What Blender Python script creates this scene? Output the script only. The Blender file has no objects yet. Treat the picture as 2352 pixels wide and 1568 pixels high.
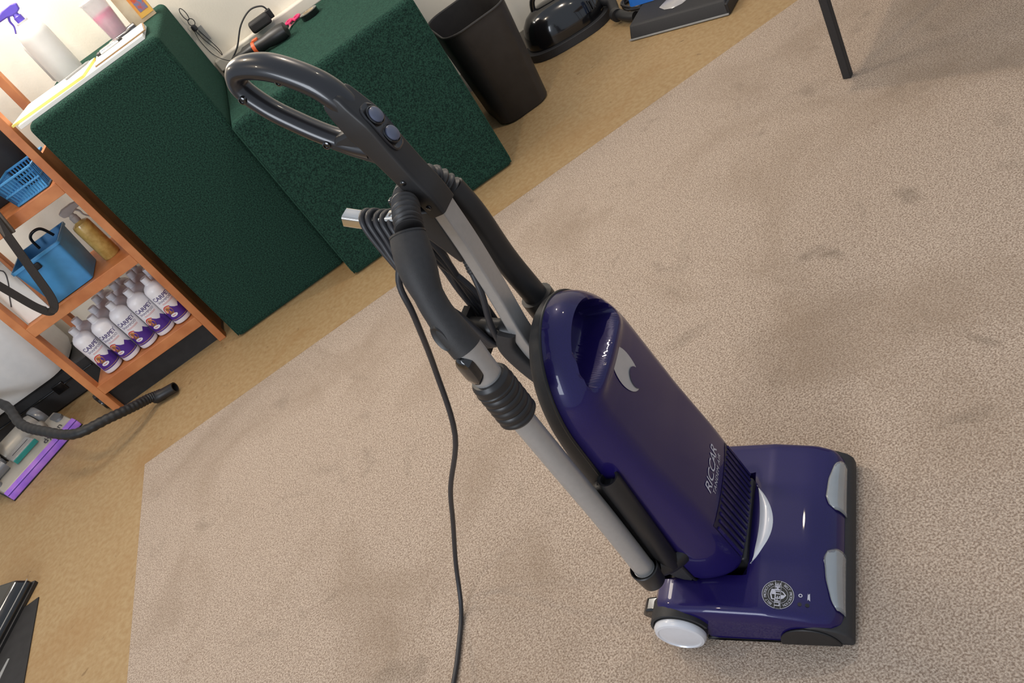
import bpy, bmesh, math, random
from mathutils import Vector, Matrix
random.seed(7)
PI = math.pi
scene = bpy.context.scene
COL = scene.collection

# ------------------------------------------------------------------ camera
PITCH, ROLL, YAW = 0.6115, 0.6322, -0.03116
cam_d = bpy.data.cameras.new('camera')
cam_d.sensor_width = 36.0
cam_d.lens = 1900.0 / 2352.0 * 36.0
cam_d.clip_start = 0.02
cam = bpy.data.objects.new('camera', cam_d)
COL.objects.link(cam)
_f = Vector((math.sin(YAW) * math.cos(PITCH), math.cos(YAW) * math.cos(PITCH), -math.sin(PITCH)))
_r = Vector((math.cos(YAW), -math.sin(YAW), 0))
_u = _r.cross(_f)
_R = _r * math.cos(ROLL) - _u * math.sin(ROLL)
_U = _r * math.sin(ROLL) + _u * math.cos(ROLL)
cam.matrix_world = Matrix(((_R.x, _U.x, -_f.x, 0), (_R.y, _U.y, -_f.y, 0), (_R.z, _U.z, -_f.z, 1.45), (0, 0, 0, 1)))
scene.camera = cam

# ------------------------------------------------------------------ light
scene.view_settings.view_transform = 'Standard'
scene.view_settings.look = 'None'
scene.view_settings.gamma = 1.0
scene.view_settings.use_curve_mapping = False
scene.view_settings.exposure = 0.18

world = bpy.data.worlds.new('room_light')
scene.world = world
world.use_nodes = True
world.node_tree.nodes['Background'].inputs[0].default_value = (0.78, 0.87, 1.0, 1)
world.node_tree.nodes['Background'].inputs[1].default_value = 0.52


def light(name, kind, loc, energy, color, size=0.1, target=None, spot=None, size_y=None, blend=0.5):
    d = bpy.data.lights.new(name, kind)
    d.energy = energy
    d.color = color
    if kind == 'AREA':
        d.shape = 'RECTANGLE'
        d.size = size
        d.size_y = size_y or size
    else:
        d.shadow_soft_size = size
    if kind == 'SPOT':
        d.spot_size = spot
        d.spot_blend = blend
    o = bpy.data.objects.new(name, d)
    COL.objects.link(o)
    o.location = loc
    if target is not None:
        o.rotation_euler = (Vector(target) - Vector(loc)).to_track_quat('-Z', 'Y').to_euler()
    return o


WARM = (1.0, 0.80, 0.56)
# ceiling spotlights of the shop
light('ceiling_lamp', 'POINT', (1.12, 2.46, 2.75), 50, (1.0, 0.84, 0.68), 0.035)
light('ceiling_lamp', 'POINT', (1.86, 1.74, 2.75), 9, (1.0, 0.86, 0.66), 0.06)
light('ceiling_lamp', 'POINT', (-0.85, 3.35, 2.75), 58, (1.0, 0.88, 0.74), 0.30)
light('ceiling_lamp', 'POINT', (-1.75, 2.6, 2.75), 34, (1.0, 0.80, 0.56), 0.12)
light('ceiling_lamp', 'POINT', (-0.35, 1.9, 2.75), 26, WARM, 0.05)
light('ceiling_lamp', 'POINT', (-1.1, 0.6, 2.75), 14, WARM, 0.04)
# shop window behind and left of the photographer
light('window_light', 'AREA', (-2.9, -1.6, 1.9), 70, (0.86, 0.92, 1.0), 1.6, (0.0, 1.2, 0.4), size_y=1.5)
# lamp over the work shelf in the corner
light('shelf_lamp', 'AREA', (-0.95, 3.75, 2.1), 14, (1.0, 0.95, 0.88), 0.5, (-0.85, 3.7, 1.1), size_y=0.25)


# ------------------------------------------------------------------ helpers
def lin(c):
    return tuple(((v / 255.0) / 12.92 if v / 255.0 <= 0.04045 else ((v / 255.0 + 0.055) / 1.055) ** 2.4) for v in c) + (1.0,)


def mat(name, rgb, rough=0.5, metal=0.0, coat=0.0, var=0.0, scale=40.0, bump=0.0, bscale=None, spec=0.5, sheen=0.0,
        trans=0.0, alpha=1.0, rgb2=None, detail=3.0):
    m = bpy.data.materials.new(name)
    m.use_nodes = True
    nt = m.node_tree
    b = nt.nodes['Principled BSDF']
    c1 = lin(rgb)
    b.inputs['Base Color'].default_value = c1
    b.inputs['Roughness'].default_value = rough
    b.inputs['Metallic'].default_value = metal
    b.inputs['Specular IOR Level'].default_value = spec
    b.inputs['Coat Weight'].default_value = coat
    b.inputs['Coat Roughness'].default_value = 0.04
    b.inputs['Sheen Weight'].default_value = sheen
    b.inputs['Sheen Tint'].default_value = (min(1, c1[0] * 2.2), min(1, c1[1] * 2.2), min(1, c1[2] * 2.2), 1)
    b.inputs['Transmission Weight'].default_value = trans
    b.inputs['Alpha'].default_value = alpha
    tc = nt.nodes.new('ShaderNodeTexCoord')
    if rgb2 is None:
        k = 1.0 - var
        c2 = (c1[0] * k, c1[1] * k, c1[2] * k, 1)
    else:
        c2 = lin(rgb2)
    n = nt.nodes.new('ShaderNodeTexNoise')
    n.inputs['Scale'].default_value = scale
    n.inputs['Detail'].default_value = detail
    nt.links.new(tc.outputs['Object'], n.inputs['Vector'])
    mx = nt.nodes.new('ShaderNodeMix')
    mx.data_type = 'RGBA'
    mx.inputs[6].default_value = c1
    mx.inputs[7].default_value = c2
    rp = nt.nodes.new('ShaderNodeMapRange')
    rp.inputs[1].default_value = 0.35
    rp.inputs[2].default_value = 0.65
    nt.links.new(n.outputs['Fac'], rp.inputs[0])
    nt.links.new(rp.outputs[0], mx.inputs[0])
    nt.links.new(mx.outputs[2], b.inputs['Base Color'])
    if bump > 0:
        n2 = nt.nodes.new('ShaderNodeTexNoise')
        n2.inputs['Scale'].default_value = bscale or scale
        n2.inputs['Detail'].default_value = 4
        nt.links.new(tc.outputs['Object'], n2.inputs['Vector'])
        bp = nt.nodes.new('ShaderNodeBump')
        bp.inputs['Strength'].default_value = 1.0
        bp.inputs['Distance'].default_value = bump
        nt.links.new(n2.outputs['Fac'], bp.inputs['Height'])
        nt.links.new(bp.outputs[0], b.inputs['Normal'])
    return m


def stained(m, rgb, scale, lo, hi, amount, distort=0.6, seed=0.0):
    """multiply large worn / dirty patches over a material's base colour"""
    nt = m.node_tree
    b = nt.nodes['Principled BSDF']
    src = b.inputs['Base Color'].links[0].from_socket
    tc = nt.nodes.new('ShaderNodeTexCoord')
    mp = nt.nodes.new('ShaderNodeMapping')
    mp.inputs['Location'].default_value = (seed, seed * 0.7, 0)
    nt.links.new(tc.outputs['Object'], mp.inputs[0])
    n = nt.nodes.new('ShaderNodeTexNoise')
    n.inputs['Scale'].default_value = scale
    n.inputs['Detail'].default_value = 6
    n.inputs['Distortion'].default_value = distort
    nt.links.new(mp.outputs[0], n.inputs['Vector'])
    rp = nt.nodes.new('ShaderNodeMapRange')
    rp.inputs[1].default_value = lo
    rp.inputs[2].default_value = hi
    rp.inputs[4].default_value = amount
    nt.links.new(n.outputs['Fac'], rp.inputs[0])
    mx = nt.nodes.new('ShaderNodeMix')
    mx.data_type = 'RGBA'
    nt.links.new(rp.outputs[0], mx.inputs[0])
    nt.links.new(src, mx.inputs[6])
    mx.inputs[7].default_value = lin(rgb)
    nt.links.new(mx.outputs[2], b.inputs['Base Color'])
    return m


M = {}
M['concrete'] = stained(stained(mat('concrete', (168, 142, 102), 0.62, scale=55, rgb2=(156, 126, 85), bump=0.0006, bscale=90),
                                (150, 112, 66), 3.0, 0.52, 0.72, 0.55), (120, 92, 60), 26.0, 0.66, 0.74, 0.7, seed=3)
M['carpet'] = stained(stained(mat('carpet', (204, 186, 168), 0.95, scale=260, rgb2=(140, 120, 104), bump=0.003, bscale=340, spec=0.1, sheen=0.1, detail=3),
                              (140, 120, 100), 2.4, 0.50, 0.74, 0.6), (104, 92, 78), 6.0, 0.62, 0.78, 0.5, seed=5)
M['carpet_edge'] = mat('carpet_edge', (190, 168, 140), 0.95, scale=200, var=0.25, bump=0.002)
M['green_carpet'] = mat('green_carpet', (42, 74, 62), 0.95, scale=190, rgb2=(20, 37, 33), bump=0.004, bscale=220, spec=0.1, sheen=0.5)
M['wall'] = mat('wall', (232, 226, 212), 0.7, scale=6, var=0.05, bump=0.0004, bscale=120)
M['baseboard'] = mat('baseboard', (170, 164, 152), 0.6, scale=20, var=0.15)
M['rail'] = mat('rail', (226, 218, 204), 0.5, scale=10, var=0.06)
M['wood'] = mat('wood', (206, 134, 82), 0.5, scale=9, rgb2=(182, 108, 60), bump=0.0004, bscale=60)
M['black_toe'] = mat('black_toe', (40, 38, 38), 0.7, scale=30, var=0.3)
M['black_plastic'] = mat('black_plastic', (32, 31, 32), 0.42, scale=90, var=0.12)
M['black_matte'] = mat('black_matte', (44, 43, 44), 0.6, scale=160, var=0.15, bump=0.0002, bscale=500)
M['black_gloss'] = mat('black_gloss', (20, 20, 22), 0.15, coat=0.6, scale=60, var=0.15)
M['rubber'] = mat('rubber', (30, 30, 32), 0.5, scale=60, var=0.15)
M['cord'] = mat('cord', (44, 44, 48), 0.45, scale=60, var=0.1)
M['purple'] = mat('purple', (30, 20, 84), 0.35, metal=0.1, coat=0.55, scale=900, rgb2=(25, 17, 72), spec=0.2)
M['purple_dark'] = mat('purple_dark', (18, 14, 48), 0.4, scale=60, var=0.1)
M['silver_paint'] = mat('silver_paint', (188, 188, 190), 0.35, metal=0.35, scale=80, var=0.04)
M['silver_white'] = mat('silver_white', (214, 214, 218), 0.3, metal=0.1, coat=0.4, scale=80, var=0.03)
M['alu'] = mat('alu', (176, 175, 174), 0.38, metal=0.55, scale=120, var=0.05)
M['chrome'] = mat('chrome', (220, 218, 214), 0.15, metal=1.0, scale=50, var=0.06)
M['lens'] = mat('lens', (236, 240, 242), 0.06, trans=0.85, coat=0.5, scale=30, var=0.02)
M['reflector'] = mat('reflector', (190, 194, 198), 0.35, metal=0.2, scale=30, var=0.05)
M['print_light'] = mat('print_light', (196, 194, 204), 0.4, scale=50, var=0.03)
M['print_black'] = mat('print_black', (18, 20, 18), 0.35, scale=50, var=0.05)
M['gunmetal'] = mat('gunmetal', (36, 36, 40), 0.3, metal=0.2, coat=0.4, scale=60, var=0.06)
M['button'] = mat('button', (92, 98, 118), 0.3, scale=60, var=0.05)
M['hose_grey'] = mat('hose_grey', (52, 50, 50), 0.45, scale=60, var=0.1)


def link(o, parent=None):
    COL.objects.link(o)
    if parent is not None:
        o.parent = parent
    return o


def mk(name, verts, faces, m, parent=None, smooth=True, angle=40, bevel=0.0, seg=3, merge=0.0, subd=0):
    me = bpy.data.meshes.new(name)
    me.from_pydata([tuple(v) for v in verts], [], faces)
    bm = bmesh.new()
    bm.from_mesh(me)
    if merge > 0:
        bmesh.ops.remove_doubles(bm, verts=bm.verts, dist=merge)
    bmesh.ops.recalc_face_normals(bm, faces=bm.faces)
    bm.to_mesh(me)
    bm.free()
    me.materials.append(M[m] if isinstance(m, str) else m)
    o = link(bpy.data.objects.new(name, me), parent)
    if smooth:
        for p in me.polygons:
            p.use_smooth = True
        me.set_sharp_from_angle(angle=math.radians(angle))
    if bevel > 0:
        b = o.modifiers.new('bevel', 'BEVEL')
        b.width = bevel
        b.segments = seg
        b.limit_method = 'ANGLE'
        b.angle_limit = math.radians(30)
        b.harden_normals = False
    if subd:
        s = o.modifiers.new('sub', 'SUBSURF')
        s.levels = subd
        s.render_levels = subd
    return o


class MB:
    def __init__(self):
        self.v, self.f = [], []

    def add(self, v, f):
        n = len(self.v)
        self.v += [tuple(p) for p in v]
        self.f += [tuple(i + n for i in q) for q in f]
        return self

    def box(self, x0, x1, y0, y1, z0, z1):
        v = [(x0, y0, z0), (x1, y0, z0), (x1, y1, z0), (x0, y1, z0), (x0, y0, z1), (x1, y0, z1), (x1, y1, z1), (x0, y1, z1)]
        return self.add(v, [(0, 3, 2, 1), (4, 5, 6, 7), (0, 1, 5, 4), (1, 2, 6, 5), (2, 3, 7, 6), (3, 0, 4, 7)])

    def prism(self, poly, lo, hi, axis='y'):
        """poly in the two other axes: axis y -> (x,z); axis z -> (x,y); axis x -> (y,z)"""
        def P(a, b, t):
            return (a, t, b) if axis == 'y' else ((a, b, t) if axis == 'z' else (t, a, b))
        n = len(poly)
        v = [P(a, b, lo) for a, b in poly] + [P(a, b, hi) for a, b in poly]
        f = [tuple(range(n - 1, -1, -1)), tuple(range(n, 2 * n))]
        f += [(i, (i + 1) % n, n + (i + 1) % n, n + i) for i in range(n)]
        return self.add(v, f)

    def tube(self, pts, rad, seg=14, cap=True, ell=None, ref=None, closed=False):
        """sweep; rad: number or list; ell=(a,b) multiplies radius along the two frame axes"""
        P = [Vector(p) for p in pts]
        n = len(P)
        R = rad if isinstance(rad, (list, tuple)) else [rad] * n
        T = []
        for i in range(n):
            if closed:
                t = P[(i + 1) % n] - P[i - 1]
            else:
                t = P[min(i + 1, n - 1)] - P[max(i - 1, 0)]
            T.append(t.normalized() if t.length > 1e-9 else Vector((0, 0, 1)))
        a = Vector(ref) if ref is not None else (Vector((0, 0, 1)) if abs(T[0].z) < 0.9 else Vector((1, 0, 0)))
        v, f = [], []
        ex, ey = ell if ell else (1, 1)
        for i in range(n):
            if ref is not None:
                a = Vector(ref)
            a = (a - T[i] * a.dot(T[i])).normalized()
            b = T[i].cross(a)
            for k in range(seg):
                t = 2 * PI * k / seg
                v.append(P[i] + a * (math.cos(t) * R[i] * ex) + b * (math.sin(t) * R[i] * ey))
        m = n if closed else n - 1
        for i in range(m):
            j = (i + 1) % n
            for k in range(seg):
                k2 = (k + 1) % seg
                f.append((i * seg + k, i * seg + k2, j * seg + k2, j * seg + k))
        if cap and not closed:
            f.append(tuple(range(seg - 1, -1, -1)))
            f.append(tuple(range((n - 1) * seg, n * seg)))
        return self.add(v, f)

    def lathe(self, prof, seg=32, mat4=None, cap=True):
        v, f = [], []
        for r, z in prof:
            for k in range(seg):
                t = 2 * PI * k / seg
                p = Vector((r * math.cos(t), r * math.sin(t), z))
                v.append(mat4 @ p if mat4 is not None else p)
        for i in range(len(prof) - 1):
            for k in range(seg):
                k2 = (k + 1) % seg
                f.append((i * seg + k, i * seg + k2, (i + 1) * seg + k2, (i + 1) * seg + k))
        if cap:
            f.append(tuple(range(seg - 1, -1, -1)))
            f.append(tuple(range((len(prof) - 1) * seg, len(prof) * seg)))
        return self.add(v, f)

    def build(self, name, m, parent=None, **kw):
        return mk(name, self.v, self.f, m, parent, **kw)


def T4(loc, rot=(0, 0, 0)):
    from mathutils import Euler
    return Matrix.Translation(Vector(loc)) @ Euler(rot).to_matrix().to_4x4()


def spline(pts, n=8, closed=False):
    P = [Vector(p) for p in pts]
    out = []
    N = len(P)
    rng = N if closed else N - 1
    for i in range(rng):
        if closed:
            a, b, c, d = P[i - 1], P[i], P[(i + 1) % N], P[(i + 2) % N]
        else:
            a, b, c, d = P[max(i - 1, 0)], P[i], P[i + 1], P[min(i + 2, N - 1)]
        for k in range(n):
            t = k / n
            out.append(0.5 * ((2 * b) + (c - a) * t + (2 * a - 5 * b + 4 * c - d) * t * t + (3 * b - a - 3 * c + d) * t ** 3))
    if not closed:
        out.append(P[-1])
    return out


def interp(tab, x):
    if x <= tab[0][0]:
        return tab[0][1]
    for (a, va), (b, vb) in zip(tab, tab[1:]):
        if x <= b:
            t = (x - a) / (b - a)
            return va + (vb - va) * t
    return tab[-1][1]


def sst(a, b, x):
    t = max(0.0, min(1.0, (x - a) / (b - a)))
    return t * t * (3 - 2 * t)


def thing(name, label, cat, loc=(0, 0, 0), rz=0.0, group=None):
    o = link(bpy.data.objects.new(name, None))
    o.location = loc
    o.rotation_euler = (0, 0, rz)
    o.empty_display_size = 0.05
    tag(o, label, cat, group)
    return o


def tag(o, label=None, cat=None, group=None, kind=None):
    if label:
        o['label'] = label
    if cat:
        o['category'] = cat
    if group:
        o['group'] = group
    if kind:
        o['kind'] = kind
    return o


def text2d(s, size=1.0, align='CENTER', shear=0.0, space=1.0, bold=0.0):
    """flat lettering as 2-D verts and faces, centred on x, baseline centred on y"""
    c = bpy.data.curves.new('t', 'FONT')
    c.body = s
    c.size = size
    c.shear = shear
    c.align_x = align
    c.align_y = 'CENTER'
    c.space_character = space
    c.offset = bold
    c.resolution_u = 3
    o = bpy.data.objects.new('t', c)
    COL.objects.link(o)
    bpy.context.view_layer.update()
    dg = bpy.context.evaluated_depsgraph_get()
    me = bpy.data.meshes.new_from_object(o.evaluated_get(dg))
    v = [(p.co.x, p.co.y) for p in me.vertices]
    f = [tuple(p.vertices) for p in me.polygons]
    bpy.data.objects.remove(o)
    bpy.data.curves.remove(c)
    bpy.data.meshes.remove(me)
    return v, f


# ------------------------------------------------------------------ setting
tag(MB().box(-6, 6, -4, 4.1, -0.05, 0.0).build('floor', 'concrete', smooth=False), kind='structure')
tag(MB().box(-6, 6, 4.06, 4.16, 0.0, 2.9).build('wall_back', 'wall', smooth=False), kind='structure')
tag(MB().box(-6, 6, 4.047, 4.06, 0.0, 0.10).build('baseboard_back', 'baseboard', smooth=False), kind='structure')
tag(MB().box(-0.46, 0.36, 4.015, 4.06, 0.745, 0.80).build('trim_1', 'rail', bevel=0.008), kind='structure')

cp = MB().box(-1.492, 3.6, -3.0, 2.79, 0.0, 0.012).build('carpet', 'carpet', bevel=0.004)
tag(cp, 'large worn taupe cut-pile carpet laid over the tan concrete floor', 'carpet')

# ------------------------------------------------------------------ upright vacuum cleaner (local: x forward, y left, z up)
vac = thing('upright_vacuum', 'purple upright vacuum cleaner with black loop handle and grey side wand standing on the carpet',
            'vacuum cleaner', (0.2585, 0.868, 0.012), math.radians(-38.5))
ZO = -0.012                                     # parts are measured from the floor, the vacuum stands on the carpet


def V(pts):
    return [(p[0], p[1], p[2] + ZO) for p in pts]


def vbuild(mb, name, m, parent=None, **kw):
    mb.v = V(mb.v)
    return mb.build(name, m, parent or vac, **kw)


# --- floor head
ZT = [(-0.335, 0.098), (-0.325, 0.113), (-0.30, 0.121), (-0.22, 0.120), (-0.13, 0.114), (-0.06, 0.097), (-0.03, 0.085), (-0.02, 0.078), (-0.012, 0.067), (-0.008, 0.055)]
ZB = [(-0.335, 0.086), (-0.30, 0.091), (-0.274, 0.084), (-0.262, 0.055), (-0.25, 0.027), (-0.235, 0.021), (-0.118, 0.021), (-0.105, 0.035), (-0.092, 0.058), (-0.075, 0.071), (-0.05, 0.077), (-0.02, 0.066), (-0.008, 0.05)]
WW = [(-0.335, 0.168), (-0.32, 0.178), (-0.29, 0.184), (-0.05, 0.186), (-0.025, 0.182), (-0.014, 0.174), (-0.008, 0.166)]


def hood_z(s, l):
    z = interp(ZT, s)
    w = interp(WW, s)
    e = w - abs(l)
    crown = 0.004 * (1 - (abs(l) / 0.19) ** 2) + 0.004 * (1 - sst(0.055, 0.085, abs(l))) * sst(-0.02, -0.06, s)
    z += crown
    r = 0.016
    if e < r:
        x = max(0.0, 1 - e / r)
        z -= r * (1 - math.sqrt(max(0.0, 1 - x * x))) * 0.9
    if s < -0.158:
        k = sst(-0.158, -0.172, s) * (1 - sst(0.098, 0.112, abs(l)))
        z = z * (1 - k) + 0.055 * k
    return z


st = [-0.335, -0.331, -0.325, -0.315, -0.30, -0.288, -0.274, -0.268, -0.262, -0.256, -0.25, -0.242, -0.235, -0.22, -0.20, -0.18, -0.168, -0.16, -0.152,
      -0.145, -0.138, -0.13, -0.12, -0.112, -0.105, -0.098, -0.092, -0.084, -0.075, -0.062, -0.05, -0.04, -0.03, -0.025, -0.02, -0.016, -0.012, -0.010, -0.008]
hv, hf = [], []
inner = [0.001, 0.003, 0.006, 0.010, 0.016, 0.024, 0.036, 0.046, 0.052, 0.06, 0.075, 0.095, 0.11, 0.13, 0.155]
for s in st:
    w = interp(WW, s)
    zb = interp(ZB, s)
    ls = [-w + i for i in inner] + [0.0] + [w - i for i in reversed(inner)]
    row = [(s, -w, zb), (s, -w, min(hood_z(s, w) - 0.001, max(zb, hood_z(s, w) - 0.02)))] + [(s, l, hood_z(s, l)) for l in ls]
    row += [(s, w, row[1][2]), (s, w, zb)]
    hv += row
nc = len(inner) * 2 + 5
for i in range(len(st) - 1):
    for k in range(nc - 1):
        hf.append((i * nc + k, i * nc + k + 1, (i + 1) * nc + k + 1, (i + 1) * nc + k))
hf.append(tuple(range(nc)))
hf.append(tuple((len(st) - 1) * nc + k for k in range(nc)))
hood = mk('nozzle_hood', V(hv), hf, 'purple', vac, angle=32)

b = MB().prism([(-0.262, 0.014), (-0.25, 0.026), (-0.235, 0.020), (-0.118, 0.020), (-0.105, 0.034), (-0.092, 0.057), (-0.075, 0.070), (-0.05, 0.076), (-0.02, 0.064),
                (-0.004, 0.052), (0.003, 0.040), (0.004, 0.020), (0.0, 0.014)], -0.187, 0.187, 'y')
vbuild(b, 'nozzle_base', 'black_matte', bevel=0.006)
b = MB().box(-0.33, -0.02, -0.15, 0.15, 0.02, 0.05)
vbuild(b, 'underbody', 'black_matte', bevel=0.006)
b = MB().tube([(-0.325, -0.1, 0.05), (-0.325, 0.1, 0.05)], 0.02, 12)
b.box(-0.315, -0.158, -0.088, 0.088, 0.045, 0.135)
vbuild(b, 'pivot_block', 'black_plastic', bevel=0.015)
# half-arch bumpers on the head's flanks
for sd in (-1, 1):
    pts = [(-0.115 + 0.045 - 0.052 * math.cos(PI * k / 14), 0.016 + 0.056 * math.sin(PI * k / 14)) for k in range(15)]
    b = MB().prism(pts, sd * 0.186, sd * 0.1905, 'y')
    vbuild(b, 'flank_bumper', 'black_plastic', bevel=0.002)
# wheels
for sd in (-1, 1):
    ax = T4((-0.295, sd * 0.150, 0.062), (-sd * PI / 2, 0, 0))
    b = MB().lathe([(0.046, 0.0), (0.049, 0.006), (0.049, 0.040), (0.047, 0.046)], 40, ax)
    w = vbuild(b, 'wheel', 'rubber')
    b = MB().lathe([(0.048, 0.044), (0.0485, 0.050), (0.045, 0.056), (0.040, 0.0575), (0.038, 0.0555), (0.015, 0.0575), (0.001, 0.058)], 40, ax)
    vbuild(b, 'hub_cap', 'silver_white', w)
    pts = [(-0.295 + 0.056 * math.cos(t), 0.062 + 0.056 * math.sin(t)) for t in [math.radians(a) for a in range(10, 185, 9)]]
    pts += [(-0.295 + 0.0505 * math.cos(t), 0.062 + 0.0505 * math.sin(t)) for t in [math.radians(a) for a in range(181, 9, -9)]]
    b = MB().prism(pts, sd * 0.15, sd * 0.192, 'y')
    vbuild(b, 'wheel_fender', 'black_matte')
# rear pedal
b = MB().prism([(-0.375, 0.066), (-0.362, 0.085), (-0.33, 0.092), (-0.33, 0.06), (-0.36, 0.05)], -0.168, -0.138, 'y')
vbuild(b, 'release_pedal', 'black_gloss', bevel=0.005)
# head lamps: clear lens over a grey reflector
for sd in (-1, 1):
    lv, lf, rv, rf = [], [], [], []
    N, K = 14, 8
    for i in range(N + 1):
        t = i / N
        l = 0.040 + 0.114 * t
        back = -0.008 - interp([(0, 0.010), (0.05, 0.019), (0.2, 0.025), (0.55, 0.022), (0.9, 0.013), (1, 0.006)], t)
        for k in range(K + 1):
            q = k / K * PI / 2
            s = back + (-0.0045 - back) * math.sin(q)
            zb_ = hood_z(max(back, -0.3), sd * min(l, 0.15)) + 0.0035
            z = 0.050 + (zb_ - 0.050) * math.cos(q)
            lv.append((s, sd * l, z))
            rv.append((s - 0.003, sd * (0.044 + 0.108 * t), z - 0.003))
    for i in range(N):
        for k in range(K):
            a = i * (K + 1) + k
            q = (a, a + 1, a + K + 2, a + K + 1)
            lf.append(q)
            rf.append(q)
    ln = mk('headlight_lens', V(lv), lf, 'lens', vac)
    sm = ln.modifiers.new('thick', 'SOLIDIFY')
    sm.thickness = 0.0015
    mk('reflector', V(rv), rf, 'reflector', ln)


def on_hood(uv, faces, s0, l0, off=0.0008):
    """lettering laid on the hood: text x -> +y (left), text y -> -x"""
    return [(s0 - v, l0 + u, hood_z(s0 - v, l0 + u) + off) for u, v in uv], faces


# crescent of pale plastic behind the pivot
n = 26
cvv, cff = [], []
for i in range(n + 1):
    t = -1 + 2 * i / n
    l = 0.083 * t - 0.006
    a = -0.153 + 0.010 * (1 - t * t)
    c2 = -0.155 + 0.036 * (1 - t * t)
    for k in range(5):
        s = a + (c2 - a) * k / 4
        cvv.append((s, l, hood_z(s, l) + 0.0022 - (0.002 if k in (0, 4) else 0)))
for i in range(n):
    for k in range(4):
        a = i * 5 + k
        cff.append((a, a + 1, a + 6, a + 5))
mk('crescent_trim', V(cvv), cff, 'silver_white', vac)

# round seal with shield and ring lettering
seal_s, seal_l = -0.104, -0.144
dv, df = [], []
for ring, r in enumerate((0.0001, 0.012, 0.024, 0.0258)):
    for k in range(48):
        t = 2 * PI * k / 48
        dv.append((r * math.cos(t), r * math.sin(t)))
for ring in range(3):
    for k in range(48):
        k2 = (k + 1) % 48
        df.append((ring * 48 + k, ring * 48 + k2, (ring + 1) * 48 + k2, (ring + 1) * 48 + k))
v, f = on_hood(dv, df, seal_s, seal_l, 0.0006)
seal = mk('seal', V(v), f, 'print_black', vac)
lt = MB()


def ringband(r0, r1, n=48):
    vv, ff = [], []
    for k in range(n):
        t = 2 * PI * k / n
        vv += [(r0 * math.cos(t), r0 * math.sin(t)), (r1 * math.cos(t), r1 * math.sin(t))]
    for k in range(n):
        k2 = (k + 1) % n
        ff.append((2 * k, 2 * k + 1, 2 * k2 + 1, 2 * k2))
    return vv, ff


for r0, r1 in ((0.0252, 0.0260), (0.0158, 0.0163)):
    vv, ff = ringband(r0, r1)
    lt.add(*on_hood(vv, ff, seal_s, seal_l, 0.0010))
for base in (PI / 2, -PI / 2):
    word = 'BELT PROTECTION'
    for i, ch in enumerate(word):
        if ch == ' ':
            continue
        ang = base - (i - (len(word) - 1) / 2) * math.radians(8.4)
        vv, ff = text2d(ch, 0.0062)
        ca, sa = math.cos(ang - PI / 2), math.sin(ang - PI / 2)
        vv = [((x * ca - (y + 0.0208) * sa), (x * sa + (y + 0.0208) * ca)) for x, y in vv]
        lt.add(*on_hood(vv, ff, seal_s, seal_l, 0.0010))
sh = [(-0.0095, 0.0105), (0, 0.0128), (0.0095, 0.0105), (0.0095, -0.001), (0.006, -0.009), (0, -0.0135), (-0.006, -0.009), (-0.0095, -0.001)]
k = 0.82
vv = sh + [(x * k, y * k) for x, y in sh]
ff = [(i, (i + 1) % 8, 8 + (i + 1) % 8, 8 + i) for i in range(8)]
lt.add(*on_hood(vv, ff, seal_s, seal_l, 0.0010))
lt.add(*on_hood([(0, 0.002), (0.0078, 0.002), (0.0078, 0.0085), (0, 0.0102)], [(0, 1, 2, 3)], seal_s, seal_l, 0.0010))
lt.add(*on_hood([(0, -0.002), (-0.0076, -0.002), (-0.005, -0.0075), (0, -0.011)], [(0, 1, 2, 3)], seal_s, seal_l, 0.0010))
mk('seal_print', V(lt.v), lt.f, 'print_light', seal)
lt = MB().add(*on_hood([(-0.0255, -0.0045), (0.0255, -0.0045), (0.0255, 0.0045), (-0.0255, 0.0045)], [(0, 1, 2, 3)], seal_s, seal_l, 0.0013))
mk('seal_banner', V(lt.v), lt.f, 'print_black', seal)
lt = MB().add(*on_hood(*text2d('LIFETIME', 0.0118, space=0.95, bold=0.0002), seal_s, seal_l, 0.0017))
lt.add(*on_hood([(-0.0255, 0.0045), (0.0255, 0.0045), (0.0255, 0.005), (-0.0255, 0.005)], [(0, 1, 2, 3)], seal_s, seal_l, 0.0015))
lt.add(*on_hood([(-0.0255, -0.005), (0.0255, -0.005), (0.0255, -0.0045), (-0.0255, -0.0045)], [(0, 1, 2, 3)], seal_s, seal_l, 0.0015))
mk('seal_lettering', V(lt.v), lt.f, 'print_light', seal)
# small pictograms with their indicator dimples
lt = MB()
vv, ff = ringband(0.0018, 0.0033, 20)
lt.add(*on_hood(vv, ff, -0.068, -0.141, 0.001))
lt.add(*on_hood([(-0.007, -0.0022), (0.007, -0.0015), (0.007, 0.0015), (-0.007, 0.0022), (-0.004, 0.001), (0.004, 0.0008)], [(0, 1, 5, 4), (4, 5, 2, 3)], -0.055, -0.142, 0.001))
mk('pictogram', V(lt.v), lt.f, 'print_light', vac)
for s in (-0.069, -0.057):
    vv, ff = ringband(0.0003, 0.0034, 18)
    v, f = on_hood(vv, ff, s, -0.157, 0.0008)
    mk('indicator', V(v), f, 'print_black', vac)

# --- body: purple front cover and black back shell
SEAM = [(0.10, -0.247), (0.36, -0.276), (0.54, -0.281), (0.75, -0.285)]
FRONT = [(0.10, -0.150), (0.15, -0.157), (0.22, -0.166), (0.29, -0.175), (0.42, -0.198), (0.57, -0.217), (0.64, -0.223), (0.75, -0.234)]
ZC, ZTOP, ZLOW = 0.56, 0.730, 0.106


def bw(z):
    return interp([(0.12, 0.124), (0.45, 0.129), (0.56, 0.128)], z)


def edge_dist(l, z):
    if z > ZC:
        a, b_ = 0.128, ZTOP - ZC
        return (1 - math.sqrt((l / a) ** 2 + ((z - ZC) / b_) ** 2)) * a
    d1 = bw(z) - abs(l)
    d2 = z - ZLOW
    r = 0.03
    if d1 < r and d2 < r:
        return r - math.hypot(r - d1, r - d2)
    return min(d1, d2)


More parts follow.
